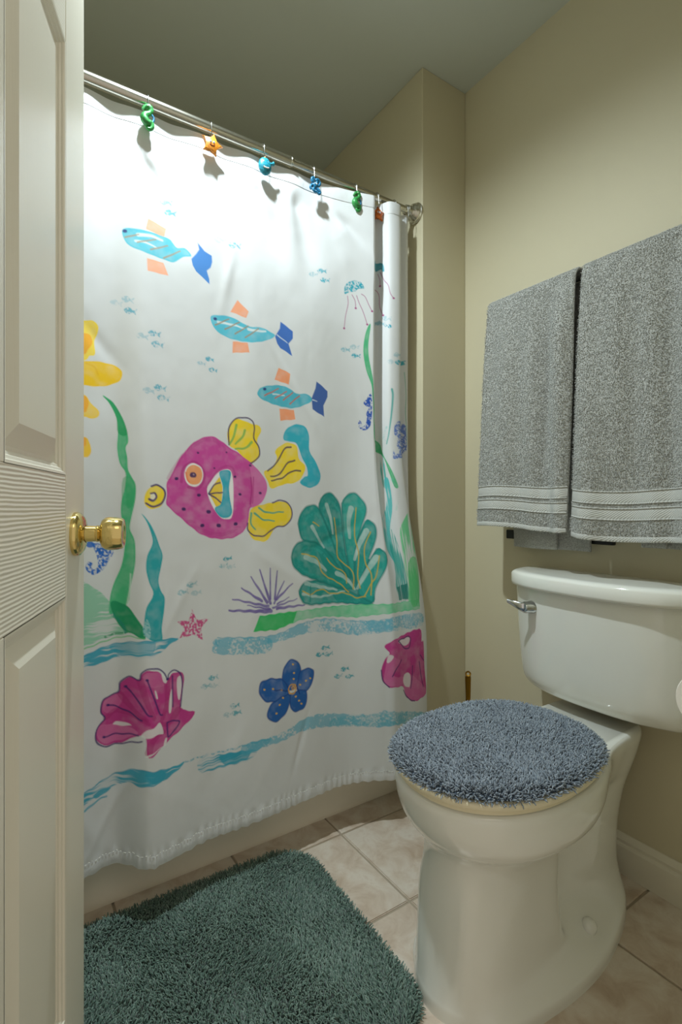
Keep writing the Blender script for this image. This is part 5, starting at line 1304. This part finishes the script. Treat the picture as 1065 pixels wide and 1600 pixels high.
BOWL = [
    (.000, [(0.684, 0), (0.69, 0.032), (0.712, 0.074), (0.764, 0.124), (0.87, 0.146), (0.98, 0.155), (1.07, 0.15), (1.16, 0.132), (1.24, 0.106), (1.29, 0.074), (1.308, 0.04), (1.31, 0)]),
    (.022, [(0.684, 0), (0.69, 0.032), (0.712, 0.074), (0.764, 0.123), (0.87, 0.145), (0.98, 0.154), (1.07, 0.149), (1.16, 0.131), (1.24, 0.105), (1.29, 0.073), (1.308, 0.04), (1.31, 0)]),
    (.036, [(0.687, 0), (0.693, 0.033), (0.714, 0.073), (0.77, 0.115), (0.87, 0.134), (0.98, 0.142), (1.07, 0.137), (1.16, 0.122), (1.24, 0.1), (1.29, 0.07), (1.306, 0.04), (1.308, 0)]),
    (.062, [(0.692, 0), (0.697, 0.035), (0.717, 0.073), (0.78, 0.105), (0.88, 0.115), (0.965, 0.114), (1.02, 0.104), (1.12, 0.097), (1.22, 0.088), (1.285, 0.066), (1.303, 0.04), (1.306, 0)]),
    (.110, [(0.698, 0), (0.702, 0.037), (0.72, 0.073), (0.785, 0.101), (0.885, 0.108), (0.962, 0.106), (0.986, 0.074), (1.06, 0.068), (1.17, 0.08), (1.27, 0.066), (1.302, 0.04), (1.306, 0)]),
    (.200, [(0.706, 0), (0.709, 0.038), (0.725, 0.072), (0.79, 0.098), (0.888, 0.104), (0.958, 0.102), (0.982, 0.064), (1.05, 0.06), (1.15, 0.082), (1.27, 0.07), (1.304, 0.04), (1.308, 0)]),
    (.270, [(0.711, 0), (0.717, 0.037), (0.738, 0.07), (0.796, 0.099), (0.89, 0.109), (0.96, 0.107), (0.99, 0.078), (1.06, 0.074), (1.16, 0.086), (1.28, 0.078), (1.318, 0.05), (1.322, 0)]),
    (.306, [(0.702, 0.0), (0.7129, 0.0474), (0.7487, 0.0904), (0.8108, 0.1219), (0.89, 0.133), (0.97, 0.129), (1.01, 0.106), (1.08, 0.094), (1.18, 0.09), (1.29, 0.086), (1.326, 0.05), (1.33, 0)]),
    (.334, [(0.676, 0.0), (0.6884, 0.0617), (0.7291, 0.1176), (0.7999, 0.1586), (0.89, 0.173), (0.98, 0.165), (1.04, 0.141), (1.11, 0.112), (1.2, 0.1), (1.295, 0.094), (1.33, 0.06), (1.335, 0)]),
    (.368, [(0.657, 0.0), (0.6705, 0.0667), (0.7149, 0.1271), (0.7919, 0.1714), (0.89, 0.187), (0.985, 0.179), (1.06, 0.153), (1.13, 0.121), (1.21, 0.109), (1.3, 0.103), (1.334, 0.07), (1.338, 0)]),
    (.404, [(0.65, 0.0), (0.6639, 0.0677), (0.7096, 0.1291), (0.7889, 0.1742), (0.89, 0.19), (0.988, 0.182), (1.065, 0.157), (1.135, 0.127), (1.215, 0.117), (1.302, 0.111), (1.336, 0.08), (1.34, 0)]),
    (.420, [(0.652, 0.0), (0.6658, 0.067), (0.7111, 0.1278), (0.7898, 0.1723), (0.89, 0.188), (0.988, 0.18), (1.065, 0.155), (1.135, 0.126), (1.215, 0.116), (1.302, 0.11), (1.335, 0.08), (1.339, 0)]),
    (.427, [(0.66, 0.0), (0.6734, 0.0642), (0.7171, 0.1223), (0.7932, 0.165), (0.89, 0.18), (0.988, 0.172), (1.064, 0.147), (1.134, 0.12), (1.214, 0.11), (1.3, 0.104), (1.33, 0.08), (1.333, 0)]),
]
loft('bowl', [[(x, y + SKEW * (x - .3), z) for x, y, z in r] for r in egg(BOWL, 6, 4)], M['china'], toilet, True, True, True, 55)
for s in (-1, 1):
    lathe('bolt_cap', [(0, .020), (.008, .0185), (.014, .013), (.0165, .004), (.0165, -.012)], (1.065 - 1.0, s * .108 + SKEW * (.065 - .3), .052), (0, s * .45, 1), M['china'], toilet, 22)

TANK = [
    (.452, [(1.262, 0), (1.263, .05), (1.268, .09), (1.275, .118), (1.285, .152), (1.300, .166), (1.328, .170), (1.352, .160), (1.356, .10), (1.356, 0)]),
    (.456, [(1.238, 0), (1.240, .06), (1.247, .11), (1.260, .145), (1.275, .182), (1.297, .196), (1.328, .200), (1.354, .190), (1.358, .12), (1.358, 0)]),
    (.468, [(1.220, 0), (1.223, .07), (1.233, .13), (1.252, .180), (1.272, .204), (1.297, .216), (1.330, .219), (1.356, .213), (1.360, .14), (1.360, 0)]),
    (.500, [(1.206, 0), (1.210, .08), (1.222, .145), (1.246, .196), (1.268, .221), (1.296, .232), (1.331, .234), (1.357, .226), (1.362, .16), (1.362, 0)]),
    (.600, [(1.196, 0), (1.200, .08), (1.214, .152), (1.242, .207), (1.266, .231), (1.295, .242), (1.332, .244), (1.357, .240), (1.362, .18), (1.362, 0)]),
    (.745, [(1.188, 0), (1.192, .08), (1.208, .157), (1.238, .214), (1.263, .238), (1.294, .249), (1.332, .251), (1.357, .247), (1.362, .20), (1.362, 0)]),
]
TY = -.016
rings = [[(x, y + TY, z) for x, y, z in r] for r in egg(TANK, 6, 4)]
loft('tank', rings, M['china'], toilet, True, True, True, 55)
LID = [(1.168, 0), (1.172, .085), (1.189, .165), (1.222, .222), (1.250, .243), (1.288, .254), (1.332, .256), (1.360, .252), (1.367, .21), (1.367, 0)]


def off(pr, d):
    return [(x + d * (1 if x < 1.3 else -1) * (1 if abs(w) < 9 else 0), max(w - d, 0)) for x, w in pr]


LIDL = [(.7455, off(LID, .006)), (.748, off(LID, .001)), (.755, LID), (.778, LID), (.7835, off(LID, .003)), (.7870, off(LID, .009)), (.7885, off(LID, .020))]
rings = [[(x, y + TY, z) for x, y, z in r] for r in egg(LIDL, 6, 1)]
loft('tank_lid', rings, M['china'], toilet, True, True, True, 60)
# flush lever on the left of the tank front
lx, ly, lz = 1.205 - 1.0, .881 - AX, .694
dirv = np.array([-.80, .60, 0.])
lev = lathe('flush_lever', [(0, -.012), (.0175, -.012), (.0175, .004), (.0160, .006), (.0160, .020), (.0140, .024), (0, .025)], (lx, ly, lz), (-.92, .39, 0), M['chrome'], toilet, 28)
tipb = np.array([lx, ly, lz]) + np.array([-.92, .39, 0]) * .022
Pth = crom(np.array([tipb + (0, 0, 0), tipb + np.array([-.006, .008, .002]), tipb + np.array([-.012, .026, .008]), tipb + np.array([-.016, .044, .013])]), 5)
bm = bmesh.new()
rg = []
for k, p in enumerate(Pth):
    t = k / (len(Pth) - 1)
    hh = .0155 * (1 - t) + .0050 * t; tt = .0052 * (1 - t) + .0030 * t
    nx = np.array([-.9, -.44, 0])
    rg.append([bm.verts.new(p + nx * tt * math.cos(a) + np.array([0, 0, 1.]) * hh * math.sin(a)) for a in np.arange(12) * 2 * PI / 12])
for A, B in zip(rg[:-1], rg[1:]):
    for k in range(12):
        bm.faces.new((A[k], A[(k + 1) % 12], B[(k + 1) % 12], B[k]))
bm.faces.new(rg[0][::-1]); bm.faces.new(rg[-1])
bm_obj('lever_arm', bm, M['chrome'], lev, True, 60)


def seat_ring(dx, z, k=72, front=.640, back=1.128, b=.192):
    """outline of seat and lid: round front, squarer back near the hinges."""
    cx_, A = (front + back) / 2, (back - front) / 2
    out = []
    for i in range(k):
        t = 2 * PI * i / k
        c, s = math.cos(t), math.sin(t)
        e = 2.15 if c < 0 else 2.5
        xl = cx_ + (A - dx) * math.copysign(abs(c) ** (2 / e), c) - 1.0
        out.append((xl, (b - dx) * math.copysign(abs(s) ** (2 / e), s) + SKEW * (xl - .3), z))
    return out


loft('seat', [seat_ring(.018, .4285), seat_ring(.013, .430), seat_ring(.013, .4375), seat_ring(.018, .4395)], M['seat'], toilet)
lidp = loft('lid', [seat_ring(.010, .4415), seat_ring(.004, .4425), seat_ring(.002, .4470), seat_ring(.003, .4520), seat_ring(.008, .4555), seat_ring(.03, .4575)], M['seat'], toilet)
for s in (-1, 1):
    lathe('hinge_cap', [(0, -.03), (.013, -.03), (.014, 0), (.014, .012), (.010, .017), (0, .018)], (1.135 - 1.0, s * .075 + SKEW * (.135 - .3), .4285), (0, 0, 1), M['seat'], toilet, 18)
tag(toilet, 'white two-piece china toilet with round bowl and bowed tank', 'toilet')


# ------------------------------------------------------------------ deep pile: every tuft a little bent three-sided yarn
def tufts(name, base, nrm, length, lean, rad, mat, parent, tint, seed=3, jit=.42):
    R = np.random.RandomState(seed)
    n = len(base)
    L = length * R.uniform(.78, 1.2, n)[:, None]
    ln = lean + R.normal(0, jit, (n, 3)); 
    d1 = nrm + ln * .55; d1 /= np.linalg.norm(d1, axis=1)[:, None]
    d2 = nrm + ln * 1.35; d2 /= np.linalg.norm(d2, axis=1)[:, None]
    p0 = base; p1 = base + d1 * L * .55; p2 = p1 + d2 * L * .45
    u = np.cross(d1, R.normal(0, 1, (n, 3))); u /= np.linalg.norm(u, axis=1)[:, None] + 1e-9
    w = np.cross(d1, u)
    r = rad * R.uniform(.8, 1.25, n)[:, None]
    V = []
    for p, k in ((p0, .85), (p1, 1.0), (p2, .72)):
        for s in range(3):
            a = 2 * PI * s / 3
            V.append(p + k * r * (math.cos(a) * u + math.sin(a) * w))
    V = np.stack(V, 1)                       # n, 9, 3
    q = np.array([[0, 1, 4, 3], [1, 2, 5, 4], [2, 0, 3, 5], [3, 4, 7, 6], [4, 5, 8, 7], [5, 3, 6, 8]])
    idx = (np.arange(n) * 9)[:, None, None]
    quads = (q[None] + idx).reshape(n, -1)
    tri = (np.array([6, 7, 8])[None] + idx[:, :, 0])
    loops = np.hstack([quads, tri])
    sizes = np.tile(np.array([4] * 6 + [3], np.int32), n)
    o = fast_mesh(name, V.reshape(-1, 3), loops, sizes, mat, parent, True)
    at = o.data.attributes.new('tint', 'FLOAT', 'POINT')
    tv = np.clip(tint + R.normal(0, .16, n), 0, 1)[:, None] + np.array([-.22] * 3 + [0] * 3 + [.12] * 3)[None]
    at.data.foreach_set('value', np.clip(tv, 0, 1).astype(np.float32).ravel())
    o['kind'] = 'stuff'
    return o


# fluffy cover on the lid
cov = empty('toilet_lid_cover', (.885, AX, .4580))


def cov_ring(dx, z):
    return [(x + 1.0 - .885, y, z - .4580) for x, y, z in seat_ring(dx, z, 72, .643, 1.122, .188)]


loft('fabric_backing', [cov_ring(.004, .4582), cov_ring(.002, .4602), cov_ring(.006, .4625), cov_ring(.03, .4650), cov_ring(.09, .4670)], M['cover_back'], cov)
R = np.random.RandomState(5)
sp = .0033
gx, gy = np.meshgrid(np.arange(-.26, .26, sp), np.arange(-.20, .20, sp), indexing='ij')
gx = gx + R.uniform(-.45, .45, gx.shape) * sp; gy = gy + R.uniform(-.45, .45, gy.shape) * sp
P = np.stack([gx.ravel(), gy.ravel()], -1)
cxo = (.643 + 1.122) / 2 - .885
ee = np.where(P[:, 0] < cxo, 2.15, 2.5)
rho = (np.abs((P[:, 0] - cxo) / .240) ** ee + np.abs(P[:, 1] / .188) ** ee) ** (1 / ee)
k_ = rho < 1.0
P = P[k_]; rho = rho[k_]
th = np.arctan2(P[:, 1] / .188 ** 2, (P[:, 0] - cxo) / .240 ** 2)
out = np.stack([np.cos(th), np.sin(th), 0 * th], -1)
edge = np.clip((rho - .86) / .14, 0, 1)
base = np.stack([P[:, 0], P[:, 1] + SKEW * (P[:, 0] + .885 - 1.3), 0.0085 - .0115 * edge ** 3], -1)
nrm = np.array([0, 0, 1.]) + out * (edge ** 1.5)[:, None] * 1.7 - np.array([0, 0, .45]) * (edge ** 3)[:, None]
nrm /= np.linalg.norm(nrm, axis=1)[:, None]
fx_ = fnoise(P[:, 0] * 16 + 40, P[:, 1] * 16 + 9, 51, 2) - .5; fy_ = fnoise(P[:, 0] * 16 + 7, P[:, 1] * 16 + 31, 61, 2) - .5
lean = np.stack([fx_ * 1.2, fy_ * 1.2, 0 * fx_], -1) * (1 - edge)[:, None]
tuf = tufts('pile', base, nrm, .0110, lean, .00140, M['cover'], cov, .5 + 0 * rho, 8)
tag(cov, 'fluffy blue-grey fabric cover on the closed toilet lid', 'lid cover')

# ------------------------------------------------------------------ bath mat
RX0, RX1, RY0, RY1, RR = -.150, .702, .708, 1.298, .105
mat_ = empty('bath_mat', ((RX0 + RX1) / 2, (RY0 + RY1) / 2, 0), -.028)
hx, hy = (RX1 - RX0) / 2, (RY1 - RY0) / 2
loft('backing', [rrect(0, 0, hx - .006, hy - .006, RR - .006, .0006, 10), rrect(0, 0, hx - .004, hy - .004, RR - .004, .003, 10), rrect(0, 0, hx - .006, hy - .006, RR - .006, .006, 10)], M['rug_back'], mat_)
R = np.random.RandomState(9)
sp = .0034
gx, gy = np.meshgrid(np.arange(-hx, hx, sp), np.arange(-hy, hy, sp), indexing='ij')
gx = gx + R.uniform(-.45, .45, gx.shape) * sp; gy = gy + R.uniform(-.45, .45, gy.shape) * sp
P = np.stack([gx.ravel(), gy.ravel()], -1)
qx = np.abs(P[:, 0]) - (hx - RR); qy = np.abs(P[:, 1]) - (hy - RR)
sd = np.hypot(np.maximum(qx, 0), np.maximum(qy, 0)) + np.minimum(np.maximum(qx, qy), 0) - RR
k_ = sd < -.004
P = P[k_]; sd = sd[k_]
edge = np.clip((sd + .03) / .026, 0, 1)
qx = np.maximum(np.abs(P[:, 0]) - (hx - RR), 0) * np.sign(P[:, 0]); qy = np.maximum(np.abs(P[:, 1]) - (hy - RR), 0) * np.sign(P[:, 1])
ol = np.hypot(qx, qy) + 1e-9
out = np.stack([qx / ol, qy / ol, 0 * qx], -1)
base = np.stack([P[:, 0], P[:, 1], np.full(len(P), .0055) - .002 * edge], -1)
nrm = np.array([0, 0, 1.]) + out * (edge ** 1.5)[:, None] * 1.0
nrm /= np.linalg.norm(nrm, axis=1)[:, None]
fx_ = fnoise(P[:, 0] * 9 + 40, P[:, 1] * 9 + 9, 71, 2) - .5; fy_ = fnoise(P[:, 0] * 9 + 7, P[:, 1] * 9 + 31, 81, 2) - .5
lean = np.stack([fx_ * 2.2, fy_ * 2.2, 0 * fx_], -1) * (1 - edge)[:, None]
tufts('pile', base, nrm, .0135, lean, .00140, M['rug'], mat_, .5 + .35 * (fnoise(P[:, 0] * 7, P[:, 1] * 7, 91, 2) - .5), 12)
tag(mat_, 'shaggy sea-green bath mat with rounded corners on the tiles', 'bath mat')

# ------------------------------------------------------------------ towel rack and towels
BX, BZ = 1.304, 1.585        # upper bar
BR = .010
rack = empty('towel_rack', (BX, .79, BZ))
tube('bar', [(0, -.33, 0), (0, .300, 0)], BR, M['chrome'], rack, 20)
for yy in (-.325, .296):
    lathe('post', [(.020, 0), (.021, .004), (.012, .010), (.011, XA - BX - .0)], (XA - BX - .0005, yy, 0), (-1, 0, 0), M['chrome'], rack, 24)
tag(rack, 'chrome towel bar on the wall above the toilet, mostly under two towels', 'towel bar')
low = empty('lower_rail', (1.352, .905, .880))
box('rail', -.008, .006, -.173, .173, -.014, .014, M['black'], low, .002, 1)
for yy in (-.10, .10):
    box('wall_clip', .006, .0215, yy - .012, yy + .012, -.008, .008, M['black'], low, .001, 1)
tag(low, 'black rail low on the wall, peeking out below the left towel', 'rail')


def towel(name, y0, y1, zf, zb, seed, label, ridge=None, inner=.62, zslope=0.0, narrow=(0, 0), flare=(0, .05)):
    root = empty(name, (BX, (y0 + y1) / 2, BZ))
    yc = (y0 + y1) / 2
    W = y1 - y0
    R = np.random.RandomState(seed)
    ph = R.uniform(0, 6.28, 6)
    r0 = BR + .0180          # radius of the outer layer where it lies over the bar
    GAP = .0135

    def path(b, ro, hang):
        """b: 0..1 from back hem over the bar to the front hem -> (dx, dz, nx, nz)."""
        Lb = BZ - zb; Lf = hang; La = PI * ro
        s = b * (Lb + La + Lf)
        dx = np.where(s < Lb, ro, np.where(s < Lb + La, ro * np.cos((s - Lb) / ro), -ro))
        dz = np.where(s < Lb, s - Lb, np.where(s < Lb + La, ro * np.sin(np.clip((s - Lb) / ro, 0, PI)), -(s - Lb - La)))
        return dx, dz, s - Lb - La

    def sheet(y, b, layer, hangadd=0.0):
        ro = r0 - GAP * layer
        hang = BZ - zf
        y, b = np.broadcast_arrays(y, b)
        hang = hang + zslope * (y - y1) + hangadd + .006 * np.sin((y - y0) / W * 5 + ph[4])
        dx, dz, sf = path(b, ro, hang)
        front = np.clip(sf / .69, 0, 1)
        wob = .019 * np.sin((y - y0) / W * 8.5 + ph[0]) + .012 * np.sin((y - y0) / W * 15 + ph[1] + front * 1.2)
        wob = wob * np.clip(np.sin(np.clip((y - y0) / W, 0, 1) * PI) * 1.6, 0, 1)
        x = BX + dx - (.026 * front ** .8 + .014 * front * front) - wob * front ** .6 - .0060 * np.sin((y - y0) / W * 22 + ph[2] + 2 * front) * np.clip(front * 4, 0, 1)
        if ridge is not None:
            yr = ridge[0] + (ridge[1] - ridge[0]) * front
            g = np.where(y < yr, np.exp(-((y - yr) / .055) ** 2), np.exp(-((y - yr) / .012) ** 2))
            x = x - .013 * g * np.clip(front * 5, 0, 1) * (1 - .3 * front)
        yy = np.where(y > yc, yc + (y - yc) * (1 + flare[1] * front), y - flare[0] * front)
        back = np.clip(-(dz) / .7, 0, 1) * (sf < -.05)
        yy = np.where(sf < -PI * ro * .5, y0 + narrow[0] * W * back + (yy - y0) * (1 - (narrow[0] + narrow[1]) * back), yy)
        x = np.where(sf < -PI * ro * .5, np.minimum(x + .010 * np.sin((y - y0) / W * 7 + ph[3]) * back, XA - .008), x)
        return x, yy, BZ + dz

    nb = 150
    b = np.linspace(0, 1, nb)
    # cross-section: outer layer from the free edge to the fold, round the fold, inner layer part of the way back
    ys = []; ly = []
    for t in np.linspace(0, 1, 44):
        ys.append(y0 + .004 + (W - .012) * t); ly.append(0.0)
    for a in np.linspace(0, PI, 9)[1:-1]:
        ys.append(y1 - .008 + .008 * math.sin(a)); ly.append(.5 - .5 * math.cos(a))
    for t in np.linspace(0, inner, 26):
        ys.append(y1 - .008 - (W - .012) * t); ly.append(1.0)
    ys = np.array(ys); ly = np.array(ly)
    Y, Bm = np.meshgrid(ys, b, indexing='ij')
    Lm = np.meshgrid(ly, b, indexing='ij')[0]
    x, y, z = sheet(Y, Bm, Lm)
    # rounded selvage
    V = np.stack([x - BX, y - yc, z - BZ], -1)
    fab = grid_obj('terry_cloth', V, M['terry'], root, True)
    so = fab.modifiers.new('thickness', 'SOLIDIFY'); so.thickness = .0055; so.offset = 0

    # flat woven bands across the front and the hem, a touch proud of the terry
    L_tot = (BZ - zb) + PI * r0 + (BZ - zf)

    def strip(nm, d0, d1, mt, lift):
        yv = ys[:48]
        lv = ly[:48]
        bb = 1 - np.linspace(d1, d0, 6) / L_tot
        Y, Bb = np.meshgrid(yv, bb, indexing='ij')
        x, y, z = sheet(Y, Bb, np.meshgrid(lv, bb, indexing='ij')[0])
        lf = lift * np.minimum(1, np.sin(np.linspace(.0, PI, 6)) * 3)
        V = np.stack([x - BX - .0029 - lf[None, :], y - yc, z - BZ], -1)
        o = grid_obj(nm, V, mt, root, True)
        return o
    strip('woven_band', .093, .119, M['terry_band'], .0012)
    strip('woven_band', .054, .078, M['terry_band'], .0012)
    for d in (.0915, .1205, .0525, .0795):
        strip('raised_cord', d - .0018, d + .0018, M['terry_band'], .0028)
    strip('hem', -.0005, .0125, M['terry_band'], .0016)
    # terry loops
    n = int(W * (BZ - zf) / (.0026 ** 2))
    yr_ = R.uniform(y0 + .004, y1, n); br = 1 - R.uniform(.014, L_tot - (BZ - zb) - .006, n) / L_tot
    dd = (1 - br) * L_tot
    keep = ~(((dd > .0505) & (dd < .0815)) | ((dd > .0895) & (dd < .1225)))
    yr_, br, dd = yr_[keep], br[keep], dd[keep]
    x, y, z = sheet(yr_, br, 0 * yr_)
    e = 1e-3
    xa, ya, za = sheet(yr_ + e, br, 0 * yr_); xb_, yb_, zb_ = sheet(yr_, br + e, 0 * yr_)
    t1 = np.stack([xa - x, ya - y, za - z], -1); t2 = np.stack([xb_ - x, yb_ - y, zb_ - z], -1)
    nr = np.cross(t1, t2); nr /= np.linalg.norm(nr, axis=1)[:, None] + 1e-12
    nr = np.where((nr[:, :1] * -1 + nr[:, 2:] * .6) < 0, -nr, nr)
    base = np.stack([x - BX, y - yc, z - BZ], -1) + nr * .0022
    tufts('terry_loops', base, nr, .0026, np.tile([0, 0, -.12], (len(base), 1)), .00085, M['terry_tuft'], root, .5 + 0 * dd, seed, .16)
    tag(root, label, 'towel')
    return root


M['terry_tuft'] = pile_mat('grey_terry_tufts', srgb(128, 129, 124), srgb(174, 175, 169), srgb(206, 207, 200))
towel('bath_towel', .792, 1.094, .905, .845, 41, 'grey terry bath towel hanging left, nearer the shower', ridge=(.842, .880), inner=.62, narrow=(-.02, .20), flare=(.002, .06))
towel('bath_towel', .470, .779, .893, .868, 47, 'grey terry bath towel hanging right, over the middle of the toilet tank', inner=.30, zslope=-.03, narrow=(0, .42))

# ------------------------------------------------------------------ toilet brush with a brass handle, paper roll
br_ = empty('toilet_brush', (1.308, 1.205, 0))
lathe('canister', [(0, 0), (.045, 0), (.047, .004), (.047, .13), (.043, .14), (.014, .145), (.012, .150)], (0, 0, 0), (0, 0, 1), M['old_brass'], br_, 32)
Pz = [(0, 0, z) for z in (.145, .20, .30, .36, .385, .395)]
hn = tube('handle', Pz, [.006, .0065, .0078, .0092, .0098, .0095], M['old_brass'], br_, 20)
lathe('end_ring', [(.0045, .002), (.0085, .003), (.0098, 0), (.0085, -.003), (.0045, -.002), (.0045, .002)], (-.003, -.003, .404), (-.72, -.60, .35), M['old_brass'], hn, 24)
tag(br_, 'toilet brush with brass handle standing in the corner behind the toilet', 'toilet brush')

tp = empty('toilet_roll', (.838, .300, .706))
r_in, r_out = .019, .0415
bm = bmesh.new()
lathe('paper', [(r_in, -.05), (r_out - .001, -.05), (r_out, -.049), (r_out, .049), (r_out - .001, .05), (r_in, .05), (r_in, -.05)], (0, 0, 0), (1, 0, 0), M['paper'], tp, 56)
bm.free()
lathe('core', [(r_in - .0012, -.05), (r_in, -.05), (r_in, .05), (r_in - .0012, .05), (r_in - .0012, -.05)], (0, 0, 0), (1, 0, 0), M['card'], tp, 32)
tag(tp, 'white toilet paper roll at the right edge beside the tank', 'toilet paper')
hl = empty('toilet_paper_holder', (.838, YF, .706))
tube('spindle', [(-.062, .100, 0), (.062, .100, 0)], .008, M['chrome'], hl, 16)
for s in (-1, 1):
    tube('arm', [(s * .062, .0, 0), (s * .062, .108, 0)], .007, M['chrome'], hl, 14)
    lathe('mount', [(0, .001), (.018, .001), (.018, .006), (.008, .010)], (s * .062, 0, 0), (0, 1, 0), M['chrome'], hl, 20)
tag(hl, 'chrome toilet paper holder on the door wall', 'paper holder')
